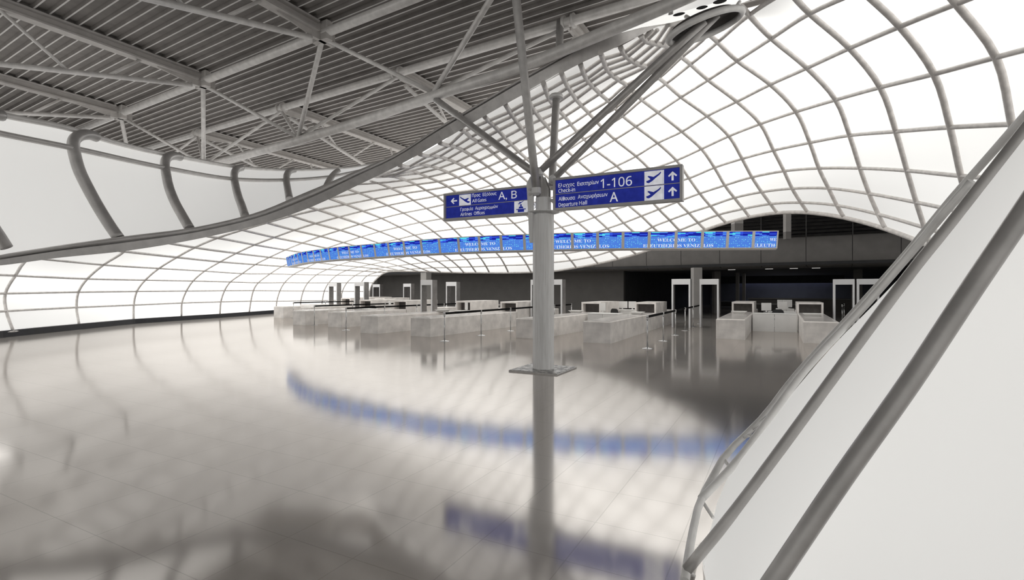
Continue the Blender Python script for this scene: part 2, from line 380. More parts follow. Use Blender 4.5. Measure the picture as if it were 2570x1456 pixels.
for row in TUBES.strip().split('\n'):
    L = []
    for e in row.split(';'):
        n, c, x, y = e.split()
        ox, oy, s = CROP[c]
        L.append((float(n), ox + float(x) / s, oy + float(y) / s))
    LINES.append(L)

# depth over the shell: measured at the wall foot, the far edge, the rim beam and a few nodes, thin-plate between
ANCH = """33 832 18.7;199 815 22.15;335 804 25.8;455 795 28.7;552 789 31.4;625 784 34.3;693 781 37.5;755 777 40;808 775 42.5;853 773 44.5;925 770 46.5;-190 860 15.6
197 733 22.3;219 700 21.8;259 665 21.2;312 631 20.3;38 692 18.7;75 660 18.2;13 737 18.9;-185 740 15.6;-150 680 15.2;-110 625 14.8;343 731 25.7;399 673 24.8;489 621 23.4;546 597 22.4;467 730 28.5;513 680 27.7;593 635 26.5;688 596 25.3
714 709 36.5;825 710 41;936 710 45.5;870 678 41;968 684 43.5;747 653 32.5;670 559 22.2;862 608 29.5;998 649 35.5;1078 681.5 39.5;776 524 21;929 454 18.6;1018 451 19.3;180 617 16.8;48 600 15.3;369 521 17;209 484 14;50 447 12;110 565 13.8;480 412 13;525 560 21;745 500 20.5;640 470 18;312 409 12;1095 502 23.6;1138 574 29;1206 648 34.5;1229 685 37
1052 384 12.9;1103 359 13.1;1001 414 12.8;1120 400 17;1040 433 17.8;1181 388 17.7;1269 451 22.5;1409 570 28.5;1501 662 30.5;1155 328 13;1216 293 12.9;1266 266 12.6;1250 352 15;1365 212 11.9;1404 279 15;1463 348 19.5;1547 416 22;1654 525 23.5;1726 594 25;1453 162 11.6;1557 116 11.4;1621 165 13;1671 209 15.5;1775 291 17.5;1887 445 19.5;1951 534 19.8
1608 90 11.2;1680 60 11.2;1801 105 13.2;1880 38 11.6;2026 171 13;2132 340 14.5;2182 486 15.5;2223 575 15.2;2259 67 9.6;2344 186 10;2412 441 11;2476 683 11.5;2400 10 8.6;2500 143 8.9;2540 312 9.2;2590 -67 7.5;2668 102 7.6;2742 455 8.2;2791 753 8.6;2900 60 6.9;2980 455 7.3;3030 760 7.8;1770 576 23.5"""
AP = np.array([[float(q) for q in e.split()] for e in ANCH.replace('\n', ';').split(';')])
class Plate:
    def __init__(s, P, val, lam=2e-3):
        s.P = P; n = len(P)
        r2 = ((P[:, None] - P[None]) ** 2).sum(-1)
        K = np.where(r2 > 0, r2 * np.log(np.maximum(r2, 1e-12)) * .5, 0) + lam * np.eye(n)
        A = np.zeros((n + 3, n + 3)); A[:n, :n] = K
        A[:n, n] = 1; A[:n, n + 1:] = P; A[n:, :n] = A[:n, n:].T
        b = np.zeros(n + 3); b[:n] = val
        s.w = np.linalg.solve(A, b)
    def __call__(s, q):
        r2 = ((s.P - q) ** 2).sum(-1)
        k = np.where(r2 > 0, r2 * np.log(np.maximum(r2, 1e-12)) * .5, 0)
        return float(k @ s.w[:-3] + s.w[-3] + s.w[-2] * q[0] + s.w[-1] * q[1])
_pl = Plate(AP[:, :2] / 500, 100 / AP[:, 2])
def shell_d(px, py):
    return 100 / min(max(_pl(np.array([px / 500, py / 500])), 100 / 50), 100 / 6.5)

def hermite(ts, ps, t):
    """smooth curve through (ts, ps), straight beyond the ends"""
    n = len(ts)
    def tan(i):
        if i == 0: return (ps[1] - ps[0]) / (ts[1] - ts[0])
        if i == n - 1: return (ps[-1] - ps[-2]) / (ts[-1] - ts[-2])
        h0, h1 = ts[i] - ts[i - 1], ts[i + 1] - ts[i]
        return ((ps[i] - ps[i - 1]) / h0 * h1 + (ps[i + 1] - ps[i]) / h1 * h0) / (h0 + h1)
    if t <= ts[0]: return ps[0] + tan(0) * (t - ts[0])
    if t >= ts[-1]: return ps[-1] + tan(n - 1) * (t - ts[-1])
    i = max(k for k in range(n - 1) if ts[k] <= t)
    h = ts[i + 1] - ts[i]; u = (t - ts[i]) / h
    a, b = tan(i) * h, tan(i + 1) * h
    return (2 * u ** 3 - 3 * u * u + 1) * ps[i] + (u ** 3 - 2 * u * u + u) * a + (-2 * u ** 3 + 3 * u * u) * ps[i + 1] + (u ** 3 - u * u) * b
for _ in range(2):                       # the vault runs on to the right of the picture
    a, b = LINES[-2], LINES[-1]
    LINES.append([(q[0], q[1] + 1.15 * (q[1] - p[1]) + 30, q[2] + 1.05 * (q[2] - p[2])) for p, q in zip(a, b)])
TT = [([p[0] for p in L], [np.array(p[1:]) for p in L]) for L in LINES]
NT = len(TT)
def tube_px(j, n): return hermite(*TT[j], n)
def n0(j): return TT[j][0][0]
def cross_px(s, n, jlo=0):
    j = min(int(math.floor(s)), NT - 2)
    js = [k for k in (j - 1, j, j + 1, j + 2) if jlo <= k < NT]
    c = hermite(js, [tube_px(k, n) for k in js], s)
    if n < 2 and s > 14.5:                # straight between the tubes where the vault curls up to the rim
        j = min(int(math.floor(s)), NT - 2); u = s - j
        l = tube_px(j, n) * (1 - u) + tube_px(j + 1, n) * u
        w = min(1, (2 - n) / 1.5) * min(1, (s - 14.5) / 1.5)
        c = c * (1 - w) + l * w
    return c

# rim beam outline in the photograph (x, lower edge, upper edge, depth)
RIM = [(-1000, 742, 725, 4.2), (-450, 700, 685, 5.3), (-70, 672, 655, 6.4), (0, 666.5, 640, 6.8), (140, 648, 617, 7.2), (317, 629.7, 592, 7.8), (525, 593.7, 563, 9.0), (669, 558.6, 525, 10), (776, 521.8, 479, 10.7), (900, 464, 425, 11.4),
       (1001, 415, 381, 12.3), (1102, 358, 318, 12.8), (1215, 291.7, 251, 12.6), (1363, 210, 165, 11.9), (1453, 161, 115, 11.5), (1555, 114.4, 70, 11.3), (1651, 66.6, 47, 11), (1720, 38, 20, 10.7), (1800, 8, -12, 10.4), (1880, -30, -55, 10)]
RX = [r[0] for r in RIM]
def rim_at(x):
    x = min(max(x, RX[0]), RX[-1])
    return hermite(RX, [np.array(r[1:]) for r in RIM], x)
TOPR = [(-1000, -60), (-450, 165), (-60, 272), (0, 287), (196, 329), (245, 345), (403, 385), (452, 394), (592, 419), (722, 427), (850, 424), (900, 419), (960, 408)]
MIDR = [(-1000, 20), (-450, 225), (-60, 322), (0, 335), (175, 370), (417, 422), (592, 450), (722, 452), (841, 442), (900, 430), (960, 415)]
TOPD = [(-1000, 4.4), (-450, 5.5), (-60, 6.6), (0, 6.9), (196, 7.9), (452, 10.2), (592, 12), (722, 13.3), (850, 14), (960, 14.3)]
def top_d(x): return float(hermite([p[0] for p in TOPD], [np.array([p[1]]) for p in TOPD], x)[0])
def at_rim_top(px, py): return at(px, py, top_d(px))
def top_c(x): return float(hermite([p[0] for p in TOPR], [np.array([p[1]]) for p in TOPR], x)[0])
def mid_c(x): return float(hermite([p[0] for p in MIDR], [np.array([p[1]]) for p in MIDR], x)[0])
def clampy(p):
    if p[0] > 1690: return p
    if p[0] < 905: return np.array([p[0], max(p[1], top_c(max(p[0], -60)) + 14)])
    lo, hi, d = rim_at(p[0])
    m = .5 * (lo + hi)
    return np.array([p[0], max(p[1], m)])
def hidden(p, pad=0):
    if p[0] > 1690: return False
    if p[0] < 905: return p[1] < top_c(max(p[0], -60)) + 16
    lo, hi, d = rim_at(p[0])
    return p[1] < lo - pad
def shell_pt(p, out=0.):
    d = shell_d(*p)
    q = at(p[0], p[1], d)
    return q + (q - EYE).normalized() * out

shell = thing('ceiling', 'white translucent gridshell vault swelling over the whole hall', 'ceiling', (-2, 24, 0), kind='structure')
def _unused(j):
    return n0(j) if j < 5 else -4.2
# glazing: one strip per bay between two arches
for n in range(-7, 12):
    mb = MB(); idx = {}
    NS = 3
    for j in range(0, NT - 1):
        if n < -3 and not (5 <= j <= 29): continue
        if n < -4 and j > 12: continue
        if n < 0 and not (5 <= j <= 29): continue
        if n < 2 and 30 <= j: continue
        if n < 4 and j >= 31: continue
        if n < 3 and j == 30: continue
        for a in range(NS):
            for b in range(NS):
                q = []
                px4 = []
                for (da, db) in ((0, 0), (1, 0), (1, 1), (0, 1)):
                    key = (j * NS + b + db, a + da)
                    if key not in idx:
                        nn = max(n + (a + da) / NS, -3.9 if j > 12 else -6.9)
                        p = cross_px(j + (b + db) / NS, nn)
                        p2 = clampy(p)
                        idx[key] = (len(mb.v), p2, abs(p2[1] - p[1]) > .01)
                        mb.v.append(tuple(shell_pt(p2, .1)))
                    q.append(idx[key][0]); px4.append(idx[key])
                if all(k[2] for k in px4): continue
                P4 = [k[1] for k in px4]
                area = abs(sum(P4[i][0] * P4[(i + 1) % 4][1] - P4[(i + 1) % 4][0] * P4[i][1] for i in range(4))) / 2
                if area < 1.5 and n < 11: continue
                mb.face(q[::-1], 0, True)
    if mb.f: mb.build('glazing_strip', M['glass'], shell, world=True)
# longitudinal tubes
for j in range(NT):
    pts = []
    ts = TT[j][0]
    nn = ts[0] if (j < 5 or j > 13) else (-6.8 if j < 13 else -3.9)
    while nn < 12.001:
        p = tube_px(j, nn)
        if not (hidden(p, 8)): pts.append(shell_pt(p))
        elif pts and nn < 4: pts = []
        nn += .2 if nn < 0 else .25
    if len(pts) > 1:
        mb = MB(); mb.tube(pts, .062 if j > 4 else .045, 9); mb.build('longitudinal_tube', M['pipe'], shell, world=True)
# arches
for n in range(-6, 13):
    runs = [[]]
    s = 0.
    jmax = NT - 1 if n >= 4 else (31 if n == 3 else (30 if n > -4 else 12))
    jmin = 0 if n >= 0 else 5
    s = float(jmin)
    while s <= jmax + 1e-6:
        j = int(s)
        ok = True
        if j > 13 and n < n0(j) - .35 and n < n0(min(j + 1, NT - 1)) - .35: ok = False
        p = cross_px(s, n, 0)
        if hidden(p, 6): ok = False
        if ok: runs[-1].append(shell_pt(p))
        elif runs[-1]: runs.append([])
        s += .25
    mb = MB()
    for r in runs:
        if len(r) > 1: mb.tube(r, .05 if n < 12 else .07, 9)
    if mb.f: mb.build('arch_rib' if n < 12 else 'edge_rib', M['pipe'], shell, world=True)

# dark plinth under the glazed wall
mb = MB(); foot = []
for px in (-330, -190, 0, 100, 199, 335, 455, 552, 625, 693, 755, 808, 853, 890, 925):
    xs = [-330, -190, 0, 199, 335, 455, 552, 625, 693, 755, 808, 853, 925]
    ds = [12.5, 15.4, 18.26, 22.15, 25.8, 28.7, 31.5, 34.3, 37.5, 40, 42.5, 44.5, 46.5]
    d = hermite(xs, ds, px)
    foot.append(Vector(((px - 1285) / F * d, d, 0)))
mb.sweep(foot, [(-.14, 0), (.1, 0), (.1, .24), (-.14, .24)], smooth=False, up=(0, 0, 1))
tag(mb.build('baseboard_left', M['plinth']), 'blue-black plinth along the foot of the glazed left wall', 'baseboard', kind='structure')

# ------------------------------------------------------------------ rim beam
rim = thing('rim_beam', 'broad grey steel beam sweeping diagonally along the vault opening', 'beam', (-2, 15, 0))
xs = list(np.linspace(-1000, 1668, 92))
low, top, back, updir = [], [], [], []
for x in xs:
    lo, hi, d = rim_at(x)
    low.append((x, lo, d)); top.append((x, hi, d))
mb = MB(); prev = None
N = len(xs)
for i in range(N):
    lo, hi, d = rim_at(xs[i])
    j0, j1 = max(i - 1, 0), min(i + 1, N - 1)
    tx, ty = xs[j1] - xs[j0], rim_at(xs[j1])[0] - rim_at(xs[j0])[0]
    l = math.hypot(tx, ty); nx, ny = ty / l, -tx / l
    w = (lo - hi) * abs(tx) / l
    g = .30 * (1 if x < 900 else 1)
    bl = at(xs[i], lo, d); fwd = (bl - EYE).normalized()
    def pp(k, e): return at(xs[i] + nx * w * k, lo + ny * w * k, d) + fwd * e
    kk = .62 if xs[i] < 800 else (.62 + .2 * min(1, (xs[i] - 800) / 300))
    ring = [pp(0, .0), pp(kk - .06, .0), pp(kk - .03, .07), pp(kk + .01, .07), pp(kk + .03, -.02), pp(kk + (1 - kk) * .5, -.07), pp(1 - (1 - kk) * .12, -.02), pp(1.0, .06), pp(1.0, .26), pp(0, .26)]
    mb.v += [tuple(q) for q in ring]
K = 10
for i in range(N - 1):
    for k in range(K):
        k2 = (k + 1) % K
        mb.face((i * K + k, (i + 1) * K + k, (i + 1) * K + k2, i * K + k2), 0, k in (4, 5, 6))
mb.face(range(K)); mb.face(range((N - 1) * K + K - 1, (N - 1) * K - 1, -1))
mb.build('beam_casing', M['steel_dark'], rim, world=True)

# slotted flange that carries the oculus, at the upper right end of the rim
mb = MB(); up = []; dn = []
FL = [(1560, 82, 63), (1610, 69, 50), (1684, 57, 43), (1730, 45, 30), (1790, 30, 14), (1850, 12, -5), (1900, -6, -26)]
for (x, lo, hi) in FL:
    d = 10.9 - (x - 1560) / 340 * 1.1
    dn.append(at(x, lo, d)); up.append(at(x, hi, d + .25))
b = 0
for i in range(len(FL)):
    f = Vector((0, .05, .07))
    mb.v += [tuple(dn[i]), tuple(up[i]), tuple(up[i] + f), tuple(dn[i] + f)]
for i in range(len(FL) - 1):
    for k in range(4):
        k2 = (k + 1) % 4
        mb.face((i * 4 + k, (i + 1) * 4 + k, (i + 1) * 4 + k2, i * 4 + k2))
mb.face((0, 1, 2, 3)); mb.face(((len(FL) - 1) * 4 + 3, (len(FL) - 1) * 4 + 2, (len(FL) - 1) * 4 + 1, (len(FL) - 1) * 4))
fl = mb.build('slotted_flange', M['glass'], rim, world=True)  # steel plate given the glowing glazing so it looks brightly lit
for (x, y, w, h) in ((1705, 36, 15, 3.6), (1763, 19, 14, 4), (1808, 4, 17, 5)):
    mb = MB(); d = 10.9 - (x - 1560) / 340 * 1.1 + .03
    sl = math.atan2(-24, 92)
    pts = [at(x + w * math.cos(a) * math.cos(sl) - h * math.sin(a) * math.sin(sl), y + w * math.cos(a) * math.sin(sl) + h * math.sin(a) * math.cos(sl), d) for a in [i * math.pi / 8 for i in range(16)]]
    mb.v = [tuple(p) for p in pts] + [tuple(p + Vector((0, .05, .03))) for p in pts]
    mb.face(range(16)); mb.face(range(31, 15, -1))
    for i in range(16): mb.face((i, 16 + i, 16 + (i + 1) % 16, (i + 1) % 16))
    s_ = mb.build('slot', M['dark'], fl)
    for v in s_.data.vertices: v.co = v.co - rim.location

# ------------------------------------------------------------------ glazed skirt rising from the rim to the roof
skirt = thing('wall_left', 'white glazed clerestory skirt with curved tubes at upper left', 'wall', (-12, 20, 0), kind='structure')
def skirt_pt(x, k):                      # k 0 at the rim beam .. 1 at the roof edge
    lo, hi, d = rim_at(x)
    yb = lo - .55 * (lo - hi); yt = top_c(x)
    dt = top_d(x)
    e = k
    return at(x, yb + (yt - yb) * k, d + .15 + (dt - d - .15) * e)
mb = MB(); xs2 = list(np.linspace(-1000, 930, 100)); KK = 8
for x in xs2:
    for k in range(KK + 1):
        p = skirt_pt(x, k / KK); mb.v.append(tuple(p + (p - EYE).normalized() * .07))
for i in range(len(xs2) - 1):
    for k in range(KK):
        a = i * (KK + 1) + k
        mb.face((a, a + KK + 1, a + KK + 2, a + 1), 0, True)
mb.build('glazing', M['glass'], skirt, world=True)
mb = MB(); mb.tube([at_rim_top(x, top_c(x)) for x in np.linspace(-1000, 950, 90)], .042, 10); mb.build('top_rail', M['truss'], skirt, world=True)
def mid_pt(x):
    lo, hi, d = rim_at(x); yb = lo - .55 * (lo - hi); yt = top_c(x)
    p = skirt_pt(x, (mid_c(x) - yb) / (yt - yb))
    return p - (p - EYE).normalized() * .08
mb = MB(); mb.tube([mid_pt(x) for x in np.linspace(-1000, 930, 90)], .042, 10); mb.build('middle_rail', M['steel_dark'], skirt, world=True)
MUL = [([(-250, 222), (-290, 218), (-322, 228), (-335, 260), (-325, 330), (-295, 430), (-255, 540), (-200, 655)], .08),
       ([(5, 290), (-30, 286), (-62, 292), (-78, 312), (-78, 350), (-66, 420), (-46, 500), (-22, 562), (-2, 594), (16, 622)], .075),
       ([(242, 341), (225, 337), (206, 339), (190, 347), (184, 362), (188, 390), (200, 430), (222, 475), (247, 520), (275, 565), (298, 598)], .08),
       ([(452, 392), (436, 391), (420, 396), (414, 410), (416, 430), (424, 470), (440, 510), (460, 546), (476, 574)], .08),
       ([(606, 421), (594, 425), (588, 436), (589, 455), (597, 490), (606, 515), (616, 545)], .08),
       ([(738, 428), (726, 431), (720, 440), (719, 455), (722, 475), (727, 502)], .08),
       ([(848, 430), (838, 438), (829, 450), (822, 464), (816, 478)], .08)]
for pts, r in MUL:
    ps = []
    for (x, y) in pts:
        lo, hi, d = rim_at(x); yb = lo - .55 * (lo - hi); yt = top_c(x)
        k = min(1, max(0, (y - yb) / (yt - yb)))
        p = skirt_pt(x, k); ps.append(p - (p - EYE).normalized() * .05)
    n = len(ps); fine = []
    for i in range((n - 1) * 4 + 1):
        fine.append(Vector(hermite(list(range(n)), [np.array(p) for p in ps], i / 4)))
    mb = MB(); mb.tube(fine, r, 12); mb.build('mullion', M['strut'], skirt, world=True)

# the same skirt where it comes round at the upper right
sk2 = thing('wall_right', 'small glazed skirt with short curved tubes above the rim at upper right', 'wall', (3, 12, 0), kind='structure')
S2 = [(1475, 101, 99), (1510, 86, 83), (1553, 71, 58), (1593, 60, 38), (1640, 50, 20), (1714, 35, -5), (1800, 10, -40)]
mb = MB()
for (x, lo, hi) in S2:
    d = rim_at(x)[2] + .3
    for k in range(4): mb.v.append(tuple(at(x, lo + (hi - lo) * k / 3, d + .35 * k)))
for i in range(len(S2) - 1):
    for k in range(3):
        a = i * 4 + k; mb.face((a, a + 4, a + 5, a + 1), 0, True)
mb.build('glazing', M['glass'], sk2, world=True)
mb = MB(); mb.tube([at(x, hi, rim_at(x)[2] + 1.25) for (x, lo, hi) in S2], .05, 9); mb.build('top_rail', M['steel_dark'], sk2, world=True)
for pts in ([(1488, 96), (1497, 92), (1506, 86), (1530, 72)], [(1532, 77), (1538, 67), (1550, 59), (1572, 50)], [(1584, 62), (1588, 50), (1597, 39), (1622, 31)], [(1632, 51), (1634, 36), (1640, 22), (1660, 2)], [(1683, 42), (1684, 25), (1684, 10), (1690, -12)]):
    mb = MB(); mb.tube([at(x, y, rim_at(x)[2] + .15 + .3 * i) for i, (x, y) in enumerate(pts)], .05, 9); mb.build('mullion', M['strut'], sk2, world=True)
# ------------------------------------------------------------------ roof deck, trusses, purlins
CV, CU = Vector((.853, -.522, 0)), Vector((.47, .883, 0))
RS = .87
C1 = [(Vector((-10.8, 17.9, 0)) + CV * 6.33 * k) * RS for k in (-2, -1, 0, 1, 2, 3)]
C2 = [(Vector((-9.25, 20.55, 0)) + CV * 6.33 * k) * RS for k in (-2, -1, 0, 1, 2, 3)]
C3 = [(Vector((-7.73, 18.5, 0)) + CV * 6.33 * k) * RS for k in (-2, -1, 0, 1, 2)]
ZR = lambda z: CAM_H + (z - CAM_H) * RS
Z1, Z3 = ZR(9.0), ZR(7.47)
def Zv(p, z): return Vector((p.x, p.y, z))
poly = [(-33, -8), (-28, 19), (-25, 25.2), (-21.5, 30.5), (-15, 35), (-11.5, 34.6), (-8, 31), (-4.5, 26.5), (.9, 20.2), (3.4, 16.4), (5.4, 14.6), (7, 13.2), (6.2, 7.5), (14, 5), (14, -8)]
poly = [(x * RS, y * RS if y > 0 else y) for x, y in poly]
def span(o, d, pg):
    """where the line o + t d runs inside the outline"""
    ts = []
    for i in range(len(pg)):
        a, b = Vector((*pg[i], 0)), Vector((*pg[(i + 1) % len(pg)], 0))
        e = b - a
        den = d.x * e.y - d.y * e.x
        if abs(den) < 1e-9: continue
        w = a - o
        t = (w.x * e.y - w.y * e.x) / den; u = (w.x * d.y - w.y * d.x) / den
        if 0 <= u < 1: ts.append(t)
    ts.sort()
    return [(ts[i], ts[i + 1]) for i in range(0, len(ts) - 1, 2)]
PN = Vector((.522, .853, 0))             # square to the deck ribs
mb = MB()
pitch = .29
b = -24.0
while b < 40:
    # one pan (high, dark) and one rib (low, pale)
    prof = [(0, ZR(9.36), 0), (.20, ZR(9.36), 0), (.228, ZR(9.27), 0), (.264, ZR(9.27), 1), (pitch, ZR(9.36), 0)]
    o = PN * (b + pitch / 2)
    for (t0, t1) in span(o, CV, poly):
        for i in range(4):
            (x0, z0, _), (x1, z1, m1) = prof[i], prof[i + 1]
            m_ = 1 if i == 2 else 0
            p = [PN * (b + x0) + CV * t0, PN * (b + x0) + CV * t1, PN * (b + x1) + CV * t1, PN * (b + x1) + CV * t0]
            mb.poly([Zv(p[0], z0), Zv(p[1], z0), Zv(p[2], z1), Zv(p[3], z1)], m_)
        q = [PN * b + CV * t0, PN * b + CV * t1, PN * (b + pitch) + CV * t1, PN * (b + pitch) + CV * t0]
        mb.poly([Zv(v, ZR(9.5)) for v in q], 0)
    b += pitch
tag(mb.build('ceiling', [M['deck_pan'], M['deck_rib']]), 'dark corrugated roof deck with pale ribs at upper left', 'ceiling', kind='structure')

tr = thing('roof_truss', 'big triangular tube truss running under the dark corrugated deck', 'truss', (-2, 15, 0))
def chord(name, a, b, r):
    mb = MB(); mb.tube([a, b], r, 16); return mb.build(name, M['truss'], tr, world=True)
chord('top_chord', Zv(C1[0] - CV * 2, Z1), Zv(C1[-1] + CV * 1, Z1), .11)
chord('top_chord', Zv(C2[0] - CV * 2, Z1), Zv(C2[-1], Z1), .11)
ZT = [(-20, 6.8), (-11.3, 6.98), (-5.6, 7.13), (-2.63, 7.27), (0, 7.46), (3.25, 7.66), (5.44, 7.95), (6.4, 8.08), (9, 8.5)]
C3O = Vector((-7.73, 18.5, 0)) + CV * 6.33
def c3(t): return Zv((C3O + CV * t) * RS, ZR(float(hermite([q[0] for q in ZT], [np.array([q[1]]) for q in ZT], t)[0])))
mb = MB(); mb.tube([c3(t) for t in np.linspace(-20, 7.6, 40)], .13, 16); mb.build('bottom_chord', M['truss'], tr, world=True)
def strut(a, b, r=.062, par=None, name='diagonal', mat='truss'):
    mb = MB(); mb.tube([a, b], r, 10); return mb.build(name, M[mat], par or tr, world=True)
for i, c in enumerate(C3):
    n = c3((i - 3) * 6.33) + Vector((0, 0, .09))
    if i == 4: continue
    for k in (i, i + 1):
        if 0 <= k < len(C1): strut(Zv(C1[k], Z1 - .1), n, .066 if k == i + 1 else .054)
        if 0 <= k < len(C2): strut(Zv(C2[k], Z1 - .1), n, .054)
for k, c in enumerate(C1):
    mb = MB()
    mt = Matrix.Translation(Zv(c, Z1)) @ Matrix.Rotation(-R(31.5), 4, 'Z')
    mb.box((-.28, -.1, -.2), (.28, .1, .28), mat=mt, bev=.03)
    mb.box((-.05, -.34, -.2), (.05, .34, .22), mat=mt)
    mb.build('node_plate', M['beam'], tr, world=True)
for k, c in enumerate(C2):
    mb = MB()
    d_ = CV.normalized()
    for s in (-.12, .12):
        mb.tube([Zv(c + d_ * (s - .03), Z1), Zv(c + d_ * (s + .03), Z1)], .17, 14)
    mb.build('clamp_ring', M['truss'], tr, world=True)

def purlin(node, dirn, L, label, slope=-1.25, ztie=None):
    ztie = ZR(8.82)
    root = thing('roof_purlin', label, 'beam', (node.x, node.y, Z1), group='trussed purlins under the deck')
    side = Vector((dirn.y, -dirn.x, 0))
    mb = MB()
    a, b = node + dirn * .2, node + dirn * L
    def P(t, s, z): return Zv(node + dirn * t + side * s, z)
    for (w, z0, z1) in ((.14, ZR(8.95), ZR(9.0)), (.03, ZR(9.0), ZR(9.2)), (.14, ZR(9.2), ZR(9.25))):
        p = [P(.2, -w, z0), P(.2, w, z0), P(L, w, z0), P(L, -w, z0), P(.2, -w, z1), P(.2, w, z1), P(L, w, z1), P(L, -w, z1)]
        bb = len(mb.v); mb.v += [tuple(q) for q in p]
        for q in ((0, 3, 2, 1), (4, 5, 6, 7), (0, 1, 5, 4), (1, 2, 6, 5), (2, 3, 7, 6), (3, 0, 4, 7)): mb.face([bb + i for i in q])
    mb.build('flanged_beam', M['beam'], root, world=True)
    TE = min(6.2, L - .2)
    def tie(t): return Zv(node + dirn * t, ztie + slope * min(t, 6.2) / 5.2)
    mb = MB(); mb.tube([tie(.35), tie(TE)] + ([tie(L)] if L > 6.6 else []), .066, 12); mb.build('tie_tube', M['truss'], root, world=True)
    for (t0, t1) in ((1.7, 2.5), (4.6, 3.3), (5.6, 6.2)):
        if t1 < L:
            strut(P(t0, 0, ZR(8.98)), tie(t1), .04, root, 'web_strut')
    mb = MB()
    pr = [(.1, -.1), (.1, .3), (1.0, .3), (1.3, .02), (.5, -.12)]
    mb.prism(pr, lambda x, z, h: Zv(node + dirn * x + side * (h - .02), ZR(8.9) + z * .7), .04)
    mb.build('gusset_plate', M['beam'], root, world=True)
near_names = ['leftmost trussed purlin on the near side of the truss', 'trussed purlin entering at the left edge above the white clerestory', 'trussed purlin meeting the truss in the upper left corner',
              'trussed purlin crossing the top edge left of centre', 'near purlin above the branching column', None]
for k in range(0, 5):
    purlin(C1[k], -CU, 13, near_names[k])
far_names = [None, 'far purlin just above the end of the white clerestory', 'far purlin ending at the middle of the clerestory top', 'far purlin running down to the sweeping rim beam', 'far purlin nearest the oculus behind the rim', None]
for k, L in ((1, 7.8), (2, 8.2), (3, 5.2), (4, 2.2)):
    purlin(C2[k], CU, L, far_names[k])

# tube hanging from the truss to the rim beam
mb = MB()
p0, p1 = at(1406, 52, 12.2), at(1403, 160, 12.0)
mb.tube([p0, p1], .09, 12)
tag(mb.build('hanger_tube', M['strut']), 'short vertical tube between the roof truss and rim beam', 'tube')

# ------------------------------------------------------------------ branching column
cx, cy = .67, 10.93
col = thing('branching_column', 'round steel column with branching struts on a square floor plate', 'column', (cx, cy, 0), -YAW)
mb = MB(); mb.box((-.55, -.55, 0), (.55, .55, .028), bev=.006); mb.build('base_plate', M['steel'], col)
mb = MB(); mb.box((-.53, -.53, .0285), (.53, .53, .034)); mb.build('floor_grille', M['grille'], col)
mb = MB(); mb.lathe([(.23, .034), (.23, 3.3)], 14); mb.build('shaft', M['column'], col)
mb = MB(); mb.lathe([(.30, 3.335), (.345, 3.35), (.345, 3.365), (.2, 3.37)], 36); mb.build('collar_disc', M['column'], col)
mb = MB(); mb.lathe([(.165, 3.30), (.165, 3.66), (.15, 3.67)], 20); mb.build('neck', M['column'], col)
mb = MB()
for s in (-1, 1):
    mb.prism([(-.14, 3.55), (.14, 3.55), (.14, 3.85), (.02, 4.12), (-.1, 4.12), (-.14, 3.95)], lambda x, z, h, s=s: (x, s * .06 + h - .012, z), .024)
mb.prism([(-.16, 3.5), (.2, 3.5), (.18, 3.75), (.03, 4.1), (-.14, 4.12)], lambda x, z, h: (h - .012, x, z), .024)
mb.build('gusset', M['steel'], col)
mb = MB()                                 # tapered fin strapped to the left of the shaft
mb.prism([(-.215, 2.78), (-.205, 2.70), (-.15, 2.70), (-.13, 3.55), (-.12, 4.0), (-.19, 4.1), (-.275, 3.95), (-.235, 3.3)], lambda x, z, h: (x - .01, -.19 + h - .05, z), .06)
mb.build('tapered_fin', M['column'], col)
mb = MB()
for z in (3.72, 3.82): 
    mb.tube([(-.2, -.26, z), (-.2, -.1, z)], .03, 10)
mb.build('pin_bolt', M['steel'], col)
def branch(name, a, b, r0, r1, seg=14):
    n = 6
    pts = [a + (b - a) * (i / n) for i in range(n + 1)]
    mb = MB(); mb.tube([col.matrix_world.inverted() @ p if False else p for p in pts], 1, seg, radii=[r0 + (r1 - r0) * i / n for i in range(n + 1)])
    o = mb.build(name, M['strut'], None)
    inv = Matrix.Rotation(YAW, 4, 'Z') @ Matrix.Translation((-cx, -cy, 0))
    for v in o.data.vertices: v.co = inv @ v.co
    o.parent = col
    return o
dn = C1[4]
branch('strut', at(1346, 478, 10.72), Zv(dn, Z1), .085, .088)
branch('strut', at(1345, 437, 10.85), c3(.1) - Vector((0, 0, .12)), .08, .085)
branch('strut', at(1353, 432, 10.8), at(1768, 52, 9.4), .072, .08)
branch('strut', at(1389, 450, 10.95), at(1800, 36, 9.5), .072, .08)
v0, v1 = at(1385, 470, 11.1), at(1396, 242, 11.3)
branch('strut', v0, v1, .083, .083)
inv = Matrix.Rotation(YAW, 4, 'Z') @ Matrix.Translation((-cx, -cy, 0))
mb = MB(); c_ = inv @ v1; mb.lathe([(.09, -.06), (.155, -.045), (.16, .0), (.13, .04), (.05, .05)], 24, c=(c_.x, c_.y, c_.z)); mb.build('cap_flange', M['bright_steel'], col)
mb = MB()
for p in (at(1346, 478, 10.72), at(1345, 437, 10.85), at(1353, 432, 10.8), at(1389, 450, 10.95)):
    q = inv @ p; mb.lathe([(.05, -.1), (.1, -.06), (.1, .05), (.05, .09)], 14, c=(q.x, q.y, q.z))
mb.build('strut_socket', M['column'], col)

